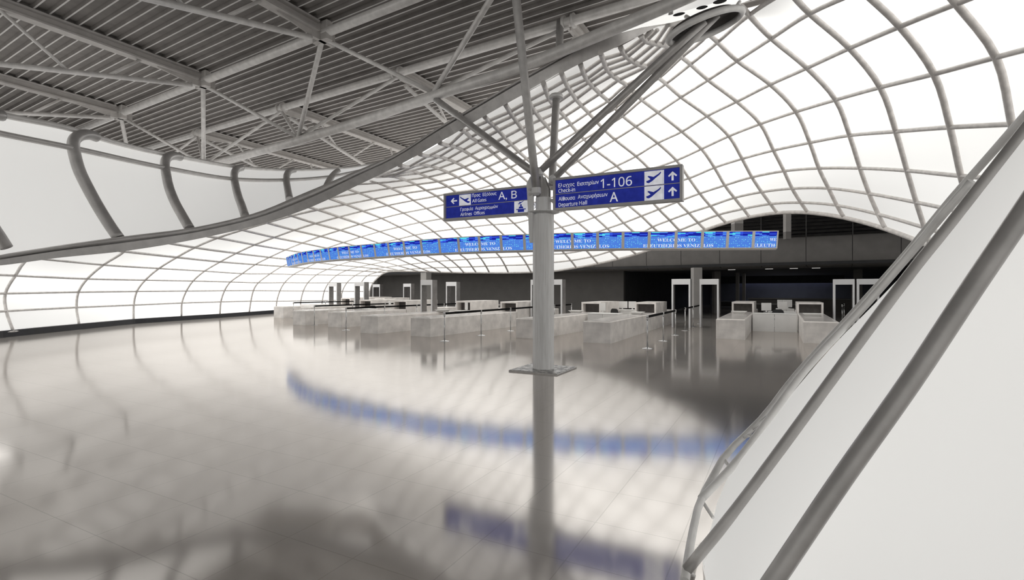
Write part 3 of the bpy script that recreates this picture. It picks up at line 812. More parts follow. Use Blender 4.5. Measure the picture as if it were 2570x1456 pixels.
# ------------------------------------------------------------------ oculus ring taking the right-hand struts
oc = thing('oculus_ring', 'tilted steel ring holding the two right-hand column struts at upper right', 'ring', (3.6, 9.5, 6.6))
C = at(1771, 66, 9.5); A = Vector((.92, 0, .39)) * .74; B = Vector((-.256, -.50, -.10))
pts = [C + A * math.cos(t) + B * math.sin(t) for t in np.linspace(0, 2 * math.pi, 48, endpoint=False)]
mb = MB(); mb.tube(pts, .06, 12, closed=True); mb.build('ring_tube', M['bright_steel'], oc, world=True)
nrm = A.cross(B).normalized()
if nrm.dot(C - EYE) < 0: nrm = -nrm
mb = MB(); n = 48
for h, k in ((.0, .97), (.13, .85)):
    for t in np.linspace(0, 2 * math.pi, n, endpoint=False): mb.v.append(tuple(C + A * (k * math.cos(t)) + B * (k * math.sin(t)) + nrm * h))
for i in range(n): mb.face((i, (i + 1) % n, n + (i + 1) % n, n + i), 0, True)
mb.face(range(n, 2 * n))
mb.build('dark_hood', M['recess'], oc, world=True)
for (a, b) in (((1846, 22), (1856, 6)), ((1738, 52), (1722, 42)), ((1748, 52), (1760, 36))):
    strut(at(*a, 9.5), at(*b, 10.0), .04, oc, 'ring_bracket', 'bright_steel')

# ------------------------------------------------------------------ glazed leg close to the camera on the right
leg = thing('glazed_leg', 'white glazed leaning leg with diagonal tubes at the right edge', 'canopy leg', (2, 3, 0))
def hpath(tab, n=60):
    ts = [0.]
    for i in range(1, len(tab)): ts.append(ts[-1] + math.hypot(tab[i][0] - tab[i - 1][0], tab[i][1] - tab[i - 1][1]))
    return [hermite(ts, [np.array([q[0], q[1], 1 / q[2]]) for q in tab], t) for t in np.linspace(0, ts[-1], n)]
def hp3(tab, n=60): return [at(q[0], q[1], 1 / q[2]) for q in hpath(tab, n)]
P1 = [(1714, 1505, 2.8), (1722, 1437, 2.96), (1736, 1349, 3.3), (1760, 1252, 3.72), (1786, 1203, 3.93), (1813, 1153, 4.05), (1840, 1121, 4.15), (1866, 1096, 4.22), (1915, 1047, 4.3), (1982, 960, 4.35), (2140, 786, 4.3), (2266, 646, 4.1), (2385, 502, 3.8), (2479, 396, 3.5), (2570, 293, 3.2), (2640, 215, 3.0), (2950, -140, 2.65), (3350, -640, 2.3)]
P2 = [(1760, 1252, 3.72), (1845, 1163, 3.95), (1922, 1062, 4.1), (2007, 946, 4.15), (2188, 748, 4.05), (2318, 597, 3.8), (2378, 525, 3.6), (2440, 455, 3.45)]
P3 = [(1724, 1430, 2.97), (1838, 1291, 2.92), (1978, 1104, 2.88), (2083, 960, 2.84), (2231, 758, 2.8), (2301, 667, 2.8), (2371, 582, 2.78), (2469, 458, 2.74), (2570, 330, 2.7), (2640, 240, 2.68), (3000, -240, 2.5), (3450, -880, 2.3)]
P4 = [(1640, 1900, 2.35), (1942, 1456, 2.33), (2108, 1209, 2.31), (2287, 955, 2.3), (2441, 722, 2.28), (2570, 531, 2.26), (2700, 335, 2.24), (3050, -200, 2.2), (3500, -930, 2.1)]
for tab, r, nm in ((P1, .026, 'edge_tube'), (P2, .029, 'diagonal_tube'), (P3, .031, 'diagonal_tube'), (P4, .044, 'diagonal_tube')):
    pts = [p for p in hp3(tab) if p.z > .02]
    mb = MB(); mb.tube(pts, r, 16); mb.build(nm, M['bright_steel'] if r < .03 else M['strut'], leg, world=True)
# glazed skin hung between the tubes
EDGE = [(1763, 1500, 3.08), (1763, 1456, 3.12), (1765, 1398, 3.25), (1782, 1335, 3.5), (1806, 1244, 3.85), (1842, 1172, 4.0), (1925, 1066, 4.16), (2015, 955, 4.2), (2100, 858, 4.15), (2190, 768, 3.75), (2266, 690, 3.2), (2298, 662, 2.9), (2371, 576, 2.85), (2469, 452, 2.8), (2570, 324, 2.76), (2640, 234, 2.74), (3000, -246, 2.56), (3450, -886, 2.36)]
RIGHT = [(2520, 1760, 2.1), (2610, 1580, 2.1), (2720, 1300, 2.1), (2900, 900, 2.05), (3100, 500, 2.0), (3400, -100, 1.98), (3800, -900, 1.95)]
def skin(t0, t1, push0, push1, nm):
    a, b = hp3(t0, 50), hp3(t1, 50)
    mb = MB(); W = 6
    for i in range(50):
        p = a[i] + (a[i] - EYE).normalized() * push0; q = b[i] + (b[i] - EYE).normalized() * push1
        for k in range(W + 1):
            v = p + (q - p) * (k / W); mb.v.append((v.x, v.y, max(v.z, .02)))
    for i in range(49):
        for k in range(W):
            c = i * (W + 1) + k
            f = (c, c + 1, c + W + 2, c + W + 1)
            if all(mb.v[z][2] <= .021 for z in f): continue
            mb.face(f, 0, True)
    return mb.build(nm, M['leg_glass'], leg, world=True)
P3x = [(1500, 1720, 2.95), (1600, 1590, 2.97)] + P3[0:]
P3e = [(1610, 1580, 2.97), (1724, 1430, 2.97), (1765, 1380, 2.95), (1838, 1291, 2.92), (1978, 1104, 2.88), (2083, 960, 2.84), (2231, 758, 2.8), (2301, 667, 2.8), (2371, 582, 2.78), (2469, 458, 2.74), (2570, 330, 2.7), (2640, 240, 2.68)]
P3in = [(1770, 1475, 2.96), (1768, 1450, 2.96), (1768, 1400, 2.96), (1800, 1340, 2.95), (1838, 1291, 2.92), (1978, 1104, 2.88), (2083, 960, 2.84), (2231, 758, 2.8), (2301, 667, 2.8), (2371, 582, 2.78), (2469, 458, 2.74), (2570, 330, 2.7), (2640, 240, 2.68), (3000, -240, 2.5), (3450, -880, 2.3)]
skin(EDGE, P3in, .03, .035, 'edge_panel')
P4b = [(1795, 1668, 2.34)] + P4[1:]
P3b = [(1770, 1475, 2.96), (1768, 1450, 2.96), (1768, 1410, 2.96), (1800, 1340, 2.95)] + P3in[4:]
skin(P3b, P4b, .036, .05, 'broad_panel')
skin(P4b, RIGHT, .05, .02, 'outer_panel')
for (a, da), (b, db) in ((((1760, 1254), 3.75), ((1790, 1300), 3.6)), (((1815, 1150), 4.05), ((1828, 1168), 4.0)), (((1885, 1080), 4.25), ((1924, 1046), 4.15)), (((1732, 1437), 3.0), ((1752, 1456), 3.1)), (((1866, 1098), 4.2), ((1884, 1092), 4.1))):
    strut(at(*a, da), at(*b, db), .012, leg, 'edge_bracket', 'bright_steel')
# ------------------------------------------------------------------ curved band of blue screens
BX = [723, 726.5, 730, 735, 741.4, 751, 762, 775.4, 791, 809, 829.5, 853, 880.5, 911, 944, 979, 1018, 1061, 1106, 1154, 1205.6, 1259.5, 1317.7, 1376, 1437, 1500, 1563, 1628, 1695, 1761, 1824, 1888.6, 1950]
DT = [(723, 29.0), (730, 28), (751, 25.7), (791, 23.8), (853, 22), (911, 21), (1018, 19.4), (1106, 18.4), (1205, 17.6), (1317, 17.05), (1437, 16.6), (1563, 16.3), (1695, 16.2), (1824, 16.1), (1950, 16.05)]
def bdepth(px): return float(hermite([q[0] for q in DT], [np.array([q[1]]) for q in DT], px)[0])
BP = []
for px in BX:
    d = bdepth(px); BP.append(Vector(((px - 1285) / F * d, d, 0)))
BZ0, BZ1 = 3.0, 3.55
def band_at(s):
    """plan point, outward normal at screen position s"""
    n = len(BP)
    f = lambda q: Vector(hermite(list(range(n)), [np.array(p) for p in BP], q))
    p = f(s); t = (f(min(s + .05, n - 1)) - f(max(s - .05, 0))).normalized()
    return p, Vector((t.y, -t.x, 0))
def band(s, v, off=0.):
    p, nr = band_at(s)
    return p + nr * (.10 * v + off) + Vector((0, 0, BZ0 + (BZ1 - BZ0) * v))
disp = thing('display_band', 'long curved band of blue welcome screens hanging across the hall', 'display', (1, 17, 3))
mb = MB(); S = 3; ns = (len(BP) - 1) * S
for i in range(ns + 1):
    s = i / S; p, nr = band_at(s)
    mb.v += [tuple(band(s, 0, -.01)), tuple(band(s, 1, -.01)), tuple(band(s, 1, -.12)), tuple(band(s, .75, -.42)), tuple(band(s, .06, -.40)), tuple(band(s, -.05, -.3)), tuple(band(s, -.07, -.04))]
K = 7
for i in range(ns):
    for k in range(K):
        k2 = (k + 1) % K; mb.face((i * K + k, i * K + k2, (i + 1) * K + k2, (i + 1) * K + k))
mb.face(range(K - 1, -1, -1)); mb.face([ns * K + k for k in range(K)])
mb.build('housing', M['frame_cream'], disp, world=True)
mb = MB()
def bar(s0, s1, v0, v1, o0=-.012, o1=.022, n=2):
    for i in range(n):
        a, b = s0 + (s1 - s0) * i / n, s0 + (s1 - s0) * (i + 1) / n
        p = [band(a, v0, o0), band(b, v0, o0), band(b, v1, o0), band(a, v1, o0), band(a, v0, o1), band(b, v0, o1), band(b, v1, o1), band(a, v1, o1)]
        bb = len(mb.v); mb.v += [tuple(q) for q in p]
        for q in ((4, 5, 6, 7), (0, 1, 5, 4), (1, 2, 6, 5), (2, 3, 7, 6), (3, 0, 4, 7)): mb.face([bb + z for z in q])
for k in range(32):
    bar(k, k + 1, .0, .055)
mb.build('frame_rail', M['frame_cream'], disp, world=True)
mb = MB()
for k in range(32): bar(k, k + 1, .95, 1.0)
mb.build('frame_rail', M['frame_cream'], disp, world=True)
for k in range(33):
    w = .055
    mb = MB(); bar(max(0, k - w), min(32, k + w), 0, 1, n=1)
    mb.build('divider', M['frame_cream'], disp, world=True)
for k in range(32):
    mb = MB(); n = 3
    for i in range(n):
        a, b = k + i / n, k + (i + 1) / n
        sh = (k * 7 % 5) * 1.3
        mb.poly([band(a, .04, .002), band(b, .04, .002), band(b, .96, .002), band(a, .96, .002)], 0, [(i / n + sh, 0), ((i + 1) / n + sh, 0), ((i + 1) / n + sh, 1), (i / n + sh, 1)])
    mb.build('screen', M['screen'], disp, world=True)
for k in range(4, 33, 4):
    mb = MB()
    l1 = ('WELCOME TO', k - .69, k + .73) if k < 32 else ('WE', k - .33, k - .06)
    l2 = ('ELEUTHERIOS VENIZELOS', k - 1.22, k + 1.45) if k < 32 else ('ELEUTH', k - 1.0, k - .1)
    for (tx, a, b), v0 in ((l1, .42), (l2, .10)):
        mb = MB()
        add_text(mb, serif(tx), lambda x, z, v0=v0: band(x, v0 + z, .008), a, b, 0, .18, bold=-.008)
        mb.build('lettering', M['screen_text'], disp, world=True)

# ------------------------------------------------------------------ direction signs either side of the column
def sign(label, t0, t1, z0, z1, nm='direction_sign'):
    o = Vector((cx, cy, 0)) + VX * t0 - UX * .0
    root = thing(nm, label, 'sign', (o.x, o.y, z0), -YAW)
    L, H, b, th = t1 - t0, z1 - z0, .05, .085
    mb = MB()
    mb.box((0, -th, 0), (L, th, b)); mb.box((0, -th, H - b), (L, th, H)); mb.box((0, -th, b), (b, th, H - b)); mb.box((L - b, -th, b), (L, th, H - b))
    mb.build('frame', M['sign_frame'], root)
    mb = MB(); mb.box((b, -th + .045, b), (L - b, th - .045, H - b)); mb.build('face_panel', M['sign_blue'], root)
    mb = MB(); mb.box((b, -th + .03, H / 2 - .007), (L - b, -th + .05, H / 2 + .007)); mb.build('dividing_strip', M['sign_frame'], root)
    yf = -th + .043
    def loc(px, py):
        """sign coordinates of a pixel"""
        dx, dz = (px - 1285) / F, (728 - py) / F
        nrm = -UX
        q = o + nrm * (-yf)
        k = q.dot(UX) / Vector((dx, 1, 0)).dot(UX)
        P = Vector((dx * k, k, CAM_H + dz * k)) - Vector((o.x, o.y, z0))
        return P.dot(VX), P.z
    return root, loc, yf, L, H, b
def plane_icon(flip=False):
    f = [(.05, .20), (.02, .32), (.12, .34), (.30, .42), (.10, .62), (.18, .66), (.50, .56), (.80, .72), (.97, .86), (.99, .80), (.90, .68), (.62, .46), (.40, .28), (.20, .17)]
    return [(1 - x, y) for x, y in f][::-1] if flip else f
def arrow_icon(kind):
    a = [(.42, .12), (.58, .12), (.58, .60), (.78, .44), (.85, .54), (.5, .88), (.15, .54), (.22, .44), (.42, .60)]
    if kind == 'left': a = [(1 - y, x) for x, y in a]
    if kind == 'right': a = [(y, 1 - x) for x, y in a]
    return a
def rect(mb, x0, x1, za, zb, y):
    mb.box((x0, y, za), (x1, y + .004, zb))
def shape(mb, pts, x0, x1, za, zb, y):
    mb.prism([(x0 + (x1 - x0) * a, za + (zb - za) * c) for a, c in pts], lambda x, z, h: (x, y + .004 - h, z), .005)

def fz(x, y): return 1250 + x / 4.2817, 400 + y / 4.2817
def sz(x, y): return 1100 + x / 3.8924, 390 + y / 3.8924
root, loc, yf, L, H, b = sign('blue check-in and departure hall sign right of the column', .255, 2.868, 3.365, 4.045)
mid = H / 2
def line(mb, tx, p0, p1, cap, bold=0.):
    mb = MB()
    (x0, z), (x1, _) = loc(*p0), loc(*p1)
    add_text(mb, sans(tx), lambda x, zz: (x, yf - .004, zz), x0, x1, z, cap, bold=bold)
    mb.build('lettering', M['sign_white'], root)
k = H / 92                                # metres per pixel at the sign
mb = MB()
line(mb, 'Ελεγχος', fz(648, 303), fz(822, 290), .078, .012); line(mb, 'Εισιτηρίων', fz(852, 285), fz(1084, 262), .078, .012)
line(mb, 'Check-in', fz(650, 360), fz(828, 345), .078, .012)
line(mb, '1-106', fz(1102, 311), fz(1440, 282), .185, .004)
line(mb, 'Αίθουσα', fz(652, 446), fz(828, 432), .078, .012); line(mb, 'Αναχωρήσεων', fz(858, 424), fz(1178, 396), .078, .012)
line(mb, 'Departure', fz(652, 510), fz(856, 492), .078, .012); line(mb, 'Hall', fz(872, 490), fz(956, 482), .078, .012)
line(mb, 'A', fz(1200, 458), fz(1290, 450), .19, .01)
xa, xb = loc(*fz(1573, 220))[0], loc(*fz(1772, 220))[0]
xc, xd = loc(*fz(1790, 220))[0], loc(*fz(1963, 220))[0]
for za, zb in ((b + .008, mid - .012), (mid + .012, H - b - .012)):
    mb = MB(); rect(mb, xa, xb, za, zb, yf - .004); pc = mb.build('pictogram', M['sign_white'], root)
    mb = MB(); shape(mb, plane_icon(), xa + .03, xb - .03, za - .01, zb + .01, yf - .007); mb.build('plane_symbol', M['sign_blue'], pc)
    mb = MB(); shape(mb, arrow_icon('up'), xc + .03, xd - .03, za + .02, zb - .02, yf - .004); mb.build('arrow', M['sign_white'], root)
    mb = MB(); rect(mb, xb + .005, xb + .02, za, zb, yf - .004); mb.build('white_rule', M['sign_white'], root)
mb = MB(); mb.box((-.08, -.03, .2), (.06, .03, .26)); mb.build('mounting_arm', M['steel'], root)
mb = MB(); mb.box((-.08, -.03, .45), (.06, .03, .51)); mb.build('mounting_arm', M['steel'], root)

root, loc, yf, L, H, b = sign('blue all gates and airlines offices sign left of the column', -2.53, -.262, 3.325, 3.96)
mid = H / 2
mb = MB()
line(mb, 'Προς', sz(330, 408), sz(412, 401), .072, .012); line(mb, 'Εξόδους', sz(434, 399), sz(570, 386), .072, .012)
line(mb, 'All', sz(331, 461), sz(374, 457), .072, .012); line(mb, 'Gates', sz(386, 456), sz(470, 448), .072, .012)
line(mb, 'A, B', sz(588, 434), sz(768, 416), .17, .004)
line(mb, 'Γραφεία', sz(217, 545), sz(341, 534), .072, .012); line(mb, 'Αερογραμμών', sz(361, 532), sz(583, 514), .072, .012)
line(mb, 'Airlines', sz(217, 593), sz(328, 584), .072, .012); line(mb, 'Offices', sz(349, 582), sz(454, 574), .072, .012)
x0, x1 = loc(*sz(103, 440))[0], loc(*sz(200, 440))[0]
za, zb = mid + .012, H - b - .01
mb = MB(); shape(mb, arrow_icon('left'), x0 + .03, x1 - .02, za + .02, zb - .02, yf - .004); mb.build('arrow', M['sign_white'], root)
x0, x1 = loc(*sz(205, 440))[0], loc(*sz(318, 440))[0]
mb = MB(); rect(mb, x0, x1, za, zb, yf - .004); pc = mb.build('pictogram', M['sign_white'], root)
mb = MB(); shape(mb, plane_icon(True), x0 + .02, x1 - .02, za, zb, yf - .007); mb.build('plane_symbol', M['sign_blue'], pc)
x0, x1 = loc(*sz(743, 500))[0], loc(*sz(875, 500))[0]
za, zb = b + .004, mid - .005
mb = MB(); rect(mb, x0, x1, za, zb, yf - .004); pc = mb.build('pictogram', M['sign_white'], root)
mb = MB(); w = x1 - x0; h = zb - za
shape(mb, plane_icon(), x0 + .28 * w, x1 - .28 * w, za + .66 * h, zb + .02, yf - .007)
shape(mb, [(.15, .26), (.85, .26), (.85, .33), (.15, .33)], x0, x1, za, zb, yf - .007)
shape(mb, [(.27, .06), (.73, .06), (.73, .26), (.27, .26)], x0, x1, za, zb, yf - .007)
shape(mb, [(.32, .36), (.68, .36), (.64, .50), (.56, .55), (.44, .55), (.36, .50)], x0, x1, za, zb, yf - .007)
shape(mb, [(.5 + .07 * math.cos(i * math.pi / 5), .64 + .085 * math.sin(i * math.pi / 5)) for i in range(10)], x0, x1, za, zb, yf - .007)
mb.build('desk_symbol', M['sign_blue'], pc)
x0 = loc(*sz(893, 500))[0]
mb = MB(); shape(mb, arrow_icon('right'), x0, x0 + .22, za + .03, zb - .03, yf - .004); mb.build('arrow', M['sign_white'], root)
mb = MB(); mb.box((L - .06, -.03, .2), (L + .08, .03, .26)); mb.build('mounting_arm', M['steel'], root)
mb = MB(); mb.box((L - .06, -.03, .4), (L + .08, .03, .46)); mb.build('mounting_arm', M['steel'], root)

# ------------------------------------------------------------------ screening lanes: conveyor bench, scanner, run-out bench
BW, BH = .93, .69
LANES = [  # front-left floor corner (x, y), yaw, distance to the scanner, wording
    ((-14.75, 35.6), 30.3, 5.5, 'farthest left, half hidden'),
    ((-14.59, 31.34), 30.3, 5.2, 'leftmost in the front rank'),
    ((-12.6, 30.5), 30.3, 6.0, 'hidden behind the second front bench'),
    ((-10.77, 25.17), 30.3, 4.3, 'second from left in the front rank'),
    ((-8.49, 23.6), 30.3, 4.3, 'third from left, belt post before it'),
    ((-6.02, 20.3), 30.3, 6.35, 'fourth from left in the front rank'),
    ((-3.76, 18.93), 30.3, 6.35, 'behind the belt line left of the column'),
    ((.13, 18.25), 30.3, 6.05, 'directly behind the branching column'),
    ((2.30, 16.6), 27.0, 7.0, 'just right of the column'),
    ((7.13, 17.9), 27.7, 6.5, 'left of the right-hand pair'),
    ((9.35, 16.45), 27.7, 6.9, 'at far right by the glazed leg'),
]
lane_frames = []
for i, ((x, y), a, s, where) in enumerate(LANES):
    where2 = 'of the lane ' + where
    if i == 10: w_ = 1.0
    else: w_ = BW
    rz = -R(a)
    t = thing('conveyor_bench', 'low grey concrete bench ' + where, 'bench', (x, y, 0), rz, 'grey screening benches')
    mb = MB(); mb.box((0, 0, 0), (w_, s - .03, BH), bev=.02); mb.build('bench_block', M['concrete'], t)
    mb = MB(); mb.box((.05, .06, BH + .001), (w_ - .05, s - .06, BH + .012)); mb.build('belt_top', M['concrete_top'], t)
    ax, ay = axes(R(a))
    p = Vector((x, y, 0)) + ay * s
    sc = thing('baggage_scanner', 'scanner tunnel ending the bench ' + where, 'scanner', tuple(p), rz, 'baggage scanner tunnels')
    mb = MB(); l = 2.55; h = 1.15; e = .075
    mb.box((0, 0, 0), (w_, l, BH - .02)); mb.box((0, 0, BH - .02), (e, l, h)); mb.box((w_ - e, 0, BH - .02), (w_, l, h)); mb.box((e, 0, h - e), (w_ - e, l, h))
    mb.build('tunnel_housing', M['concrete'], sc)
    mb = MB(); mb.box((e, .35, BH - .02), (w_ - e, l - .35, h - e)); mb.build('curtain', M['recess'], sc)
    q = p + ay * (l + .03)
    ro = thing('runout_bench', 'run-out bench behind the scanner ' + where2, 'bench', tuple(q), rz, 'run-out benches behind the scanners')
    mb = MB(); mb.box((0, 0, 0), (w_, 2.0, BH), bev=.02); mb.build('bench_block', M['concrete'], ro)
    lane_frames.append((Vector((x, y, 0)), ax, ay, rz, s))

def tray(px, py, rz, label, w=.40):
    p = at_z(px, py, BH + .012)
    t = thing('luggage_tray', label, 'tray', tuple(p), rz, 'white trays on the benches')
    mb = MB(); l, h, k = .36, .09, .055
    o = lambda e, z: [(-w / 2 - e, -l / 2 - e, z), (w / 2 + e, -l / 2 - e, z), (w / 2 + e, l / 2 + e, z), (-w / 2 - e, l / 2 + e, z)]
    rings = [o(-.02, 0), o(k, h), o(k + .02, h), o(k + .02, h + .012), o(k - .015, h + .012), o(-.035, .015)]
    for r in rings: mb.v += r
    for a in range(5):
        for j in range(4):
            j2 = (j + 1) % 4; mb.face((4 * a + j, 4 * a + j2, 4 * a + 4 + j2, 4 * a + 4 + j))
    mb.face((3, 2, 1, 0)); mb.face((20, 21, 22, 23))
    mb.build('tub', M['white'], t)
tray(1111, 783, -R(30.3), 'white tray on the bench left of the column')
tray(1446, 785, -R(30.3), 'white tray just right of the column on the bench behind it')
tray(1599, 789, -R(27), 'white tray on the bench beside the long right-hand belt line')
tray(1855, 787, -R(27.7), 'white tray on the left bench of the right-hand pair', .46)
tray(2039, 793.5, -R(27.7), 'white tray on the rightmost bench near the glazed leg', .50)
tray(1246, 768, -R(30.3), 'small white tray beyond the scanner left of the column', .34)

def desk(p, rz, L, D, label, H=.74):
    t = thing('operator_desk', label, 'desk', tuple(p), rz, 'white operator desks')
    mb = MB(); mb.box((0, 0, H - .03), (L, D, H), bev=.008); mb.build('desk_top', M['white'], t)
    n = 2
    for k in range(n):
        mb = MB(); mb.box((k * L / n + .006, .01, 0), ((k + 1) * L / n - .006, .04, H - .03)); mb.build('front_panel', M['white'], t)
    for x in (0, L - .03):
        mb = MB(); mb.box((x, .04, 0), (x + .03, D, H - .03)); mb.build('end_panel', M['white'], t)
    return t
o8, ax, ay, rz8, _ = lane_frames[9]
desk(o8 + ax * .97 + ay * 4.25, rz8, 1.62, .75, 'white operator desk between the two right-hand benches')
desk(o8 + ax * 1.5 + ay * 6.2, rz8, 1.1, .7, 'grey-white second desk behind the right-hand operator desk')
o6, ax6, ay6, rz6, _ = lane_frames[7]
desk(Vector(((1474 - 1285) / F * 21.3, 21.3, 0)), -R(28.5), 1.3, .7, 'white operator desk between the benches right of the column')
desk(Vector(((1556 - 1285) / F * 24.8, 24.8, 0)), -R(28.5), 1.0, .7, 'white desk carrying two monitors behind the benches right of the column')
desk(Vector((-2.66, 23.66, 0)), -R(30.3), 1.2, .7, 'white operator desk between benches left of the column')
desk(Vector((-8.16, 26.47, 0)), -R(30.3), 1.0, .7, 'white operator desk among the far left benches')

def monitor(px, d, rz, label, w=.40, z=.74, h=.33):
    p = Vector(((px - 1285) / F * d, d, z))
    t = thing('monitor', label, 'monitor', tuple(p), rz, 'white desk monitors')
    mb = MB(); mb.box((-w / 2, -.02, .07), (w / 2, .03, .07 + h), bev=.008); mb.build('casing', M['white'], t)
    mb = MB(); mb.box((-w / 2 + .02, .031, .09), (w / 2 - .02, .034, .05 + h)); mb.build('display_panel', M['dark'], t)
    mb = MB(); mb.box((-.03, -.005, .015), (.03, .02, .12)); mb.build('neck', M['white'], t)
    mb = MB(); mb.box((-.1, -.07, 0), (.1, .08, .015)); mb.build('foot', M['white'], t)
monitor(1923.5, 22.1, rz8 + .35, 'white monitor on the front right-hand operator desk', .40)
monitor(1964, 24.15, rz8 + .2, 'grey-white monitor on the second right-hand desk', .40)
monitor(1512, 22.0, -R(40), 'white monitor right of the column beside the dark scanner mouth', .30)
monitor(1562, 25.3, -R(15), 'left of two white monitors behind the benches right of the column', .50)
monitor(1587, 25.1, -R(30), 'right of two white monitors behind the benches right of the column', .38)
def post_monitor(px, d, rz, label, z=BH + .012):
    monitor(px, d, rz, label, .22, z, .34)
post_monitor(1170, 24.0, -R(55), 'upright white monitor before the dark scanner mouth left of the column')
post_monitor(978, 27.0, -R(55), 'small upright white monitor in front of the far left scanner mouth')

def chair(p, rz, label):
    t = thing('office_chair', label, 'chair', (p.x, p.y, 0), rz, 'black office chairs')
    mb = MB(); mb.box((-.23, -.23, .42), (.23, .23, .49), bev=.03); mb.build('seat', M['chair'], t)
    mb = MB()
    pts = [(-.22, .56), (-.24, .7), (-.2, .83), (-.12, .88), (.12, .88), (.2, .83), (.24, .7), (.22, .56)]
    mb.prism(pts, lambda x, z, h: (x, .24 + h + .25 * x * x * -1, z), .045); mb.build('backrest', M['chair'], t)
    mb = MB(); mb.tube([(0, .18, .44), (0, .29, .47), (0, .29, .62)], .02, 8); mb.build('back_bracket', M['chair'], t)
    mb = MB(); mb.tube([(0, 0, .08), (0, 0, .43)], .03, 10); mb.build('gas_column', M['chrome'], t)
    for k in range(5):
        a = k * 2 * math.pi / 5
        mb = MB(); mb.tube([(0, 0, .1), (.28 * math.cos(a), .28 * math.sin(a), .06)], .018, 8); mb.lathe([(.0, .0), (.028, .01), (.028, .045), (0, .055)], 10, c=(.28 * math.cos(a), .28 * math.sin(a), 0)); mb.build('caster_leg', M['chair'], t)
def ch_at(px, d): return Vector(((px - 1285) / F * d, d, 0))
chair(o8 + ax * 1.9 + ay * 5.55, rz8 + R(180), 'black chair behind the right-hand operator desk')
chair(ch_at(1553, 22.6), R(120), 'black chair tucked at the white desk right of the column')
chair(Vector((-7.26, 27.4, 0)), R(150), 'black chair at the far left operator desk')

# ------------------------------------------------------------------ walk-through metal detectors
def gate(px, d, rz, label, w=.82, h=2.2, dp=.40):
    p = Vector(((px - 1285) / F * d, d, 0))
    t = thing('metal_detector', label, 'metal detector', tuple(p), rz, 'white walk-through metal detectors')
    e = .075
    for x in (0, w - e):
        mb = MB(); mb.box((x, 0, 0), (x + e, dp, h - .25), bev=.006); ft = mb.build('side_panel', M['gate'], t)
        mb = MB()
        if x > 0: mb.box((w + .001, .02, .0), (w + .006, dp, h))
        mb.box((x + e + .001 if x == 0 else x - .006, .02, 0), (x + e + .006 if x == 0 else x - .001, dp, h - .26))
        mb.build('brushed_lining', M['gate_side'], ft)
    mb = MB(); mb.box((0, 0, h - .25), (w, dp, h), bev=.006); mb.build('header', M['gate'], t)
gate(2092, 23.8, -R(27.7), 'white metal detector left of two at far right beside the glazed leg')
gate(2151.8, 23.2, -R(27.7), 'white metal detector at far right half hidden by the glazed leg')
gate(1685.4, 23.4, -R(27.7), 'white metal detector left of the square hall pillar')
gate(1755.6, 23.5, -R(27.7), 'blue-white metal detector right of the square hall pillar')
gate(1374, 24.45, -R(30.3), 'white metal detector half hidden behind the branching column', .76)
gate(1331.5, 24.85, -R(30.3), 'white metal detector showing only its left edge behind the column', .76)
gate(1055, 25.6, -R(30), 'white metal detector in front of the pale square pillar at left', .74)
gate(1119, 32.0, -R(30), 'white metal detector against the dark wall right of the pale pillar', .80)
gate(1011.7, 40.5, -R(30), 'small far white metal detector left of the pale pillar', .80)
gate(889, 32.3, -R(30), 'pale metal detector before the end of the glazed vault', .86)
gate(935, 45.0, -R(30), 'farthest small metal detector at the corner of the dark wall', .86)
gate(824, 36.4, -R(30), 'leftmost metal detector in front of the glazed wall', .86)

# ------------------------------------------------------------------ belt barriers
def belt_row(first, step, n, words, rowname, length=None):
    """posts in a line; the retractable belt of each runs on to the next"""
    x, y = first
    for k in range(n):
        px, py = x + step[0] * k, y + step[1] * k
        a = math.atan2(step[0], step[1])
        t = thing('belt_post', words[k], 'barrier post', (px, py, 0), -a, rowname)
        mb = MB(); mb.lathe([(.165, 0), (.165, .008), (.14, .016), (.05, .026), (.026, .04)], 28, smooth=True); mb.build('base', M['chrome'], t)
        mb = MB(); mb.lathe([(.021, .035), (.021, .86)], 16, smooth=True); mb.build('pole', M['chrome'], t)
        mb = MB(); mb.lathe([(.034, .84), (.034, .87), (.03, .872), (.03, .885), (.036, .888), (.036, .955), (.03, .965)], 18, smooth=True); mb.build('head', M['chrome'], t)
        if k < n - 1 or length:
            L = math.hypot(*step) if k < n - 1 else length
            mb = MB(); mb.box((-.004, .036, .886), (.004, L - .036, .958)); mb.build('belt', M['black'], t)
ordn = ['nearest', 'second', 'third', 'fourth', 'fifth', 'sixth']
def words(row, n): return ['%s chrome belt post of the %s' % (ordn[k], row) for k in range(n)]
belt_row((3.93, 14.86), (1.11, 2.2), 6, words('long belt line right of the column', 6), 'right-hand belt line')
belt_row((-2.24, 17.0), (1.09, 2.12), 6, words('belt line passing behind the column', 6), 'middle belt line')
belt_row((-7.02, 21.67), (1.1, 2.12), 5, words('belt line left of the column, before the pale pillar', 5), 'third belt line')
belt_row((-9.57, 24.8), (1.2, 2.06), 4, words('belt line on the left among the far benches', 4), 'fourth belt line')
belt_row((-13.3, 31.16), (1.2, 2.06), 3, words('farthest left belt line by the glazed wall', 3), 'farthest belt line')
belt_row((16.77, 26.0), (1.2, 1.7), 2, words('belt line seen through the far right metal detector', 2), 'far right belt line')
# ------------------------------------------------------------------ floor and the concourse beyond the vault
mb = MB(); mb.poly([(-18.6, -8, 0), (38, -8, 0), (60, 40, 0), (60, 110, 0), (-18, 110, 0)] + [(p.x - .12, p.y, 0) for p in foot[::-1]])
tag(mb.build('floor', M['floor']), 'glossy pale beige stone floor mirroring the vault and screens', 'floor', kind='structure')

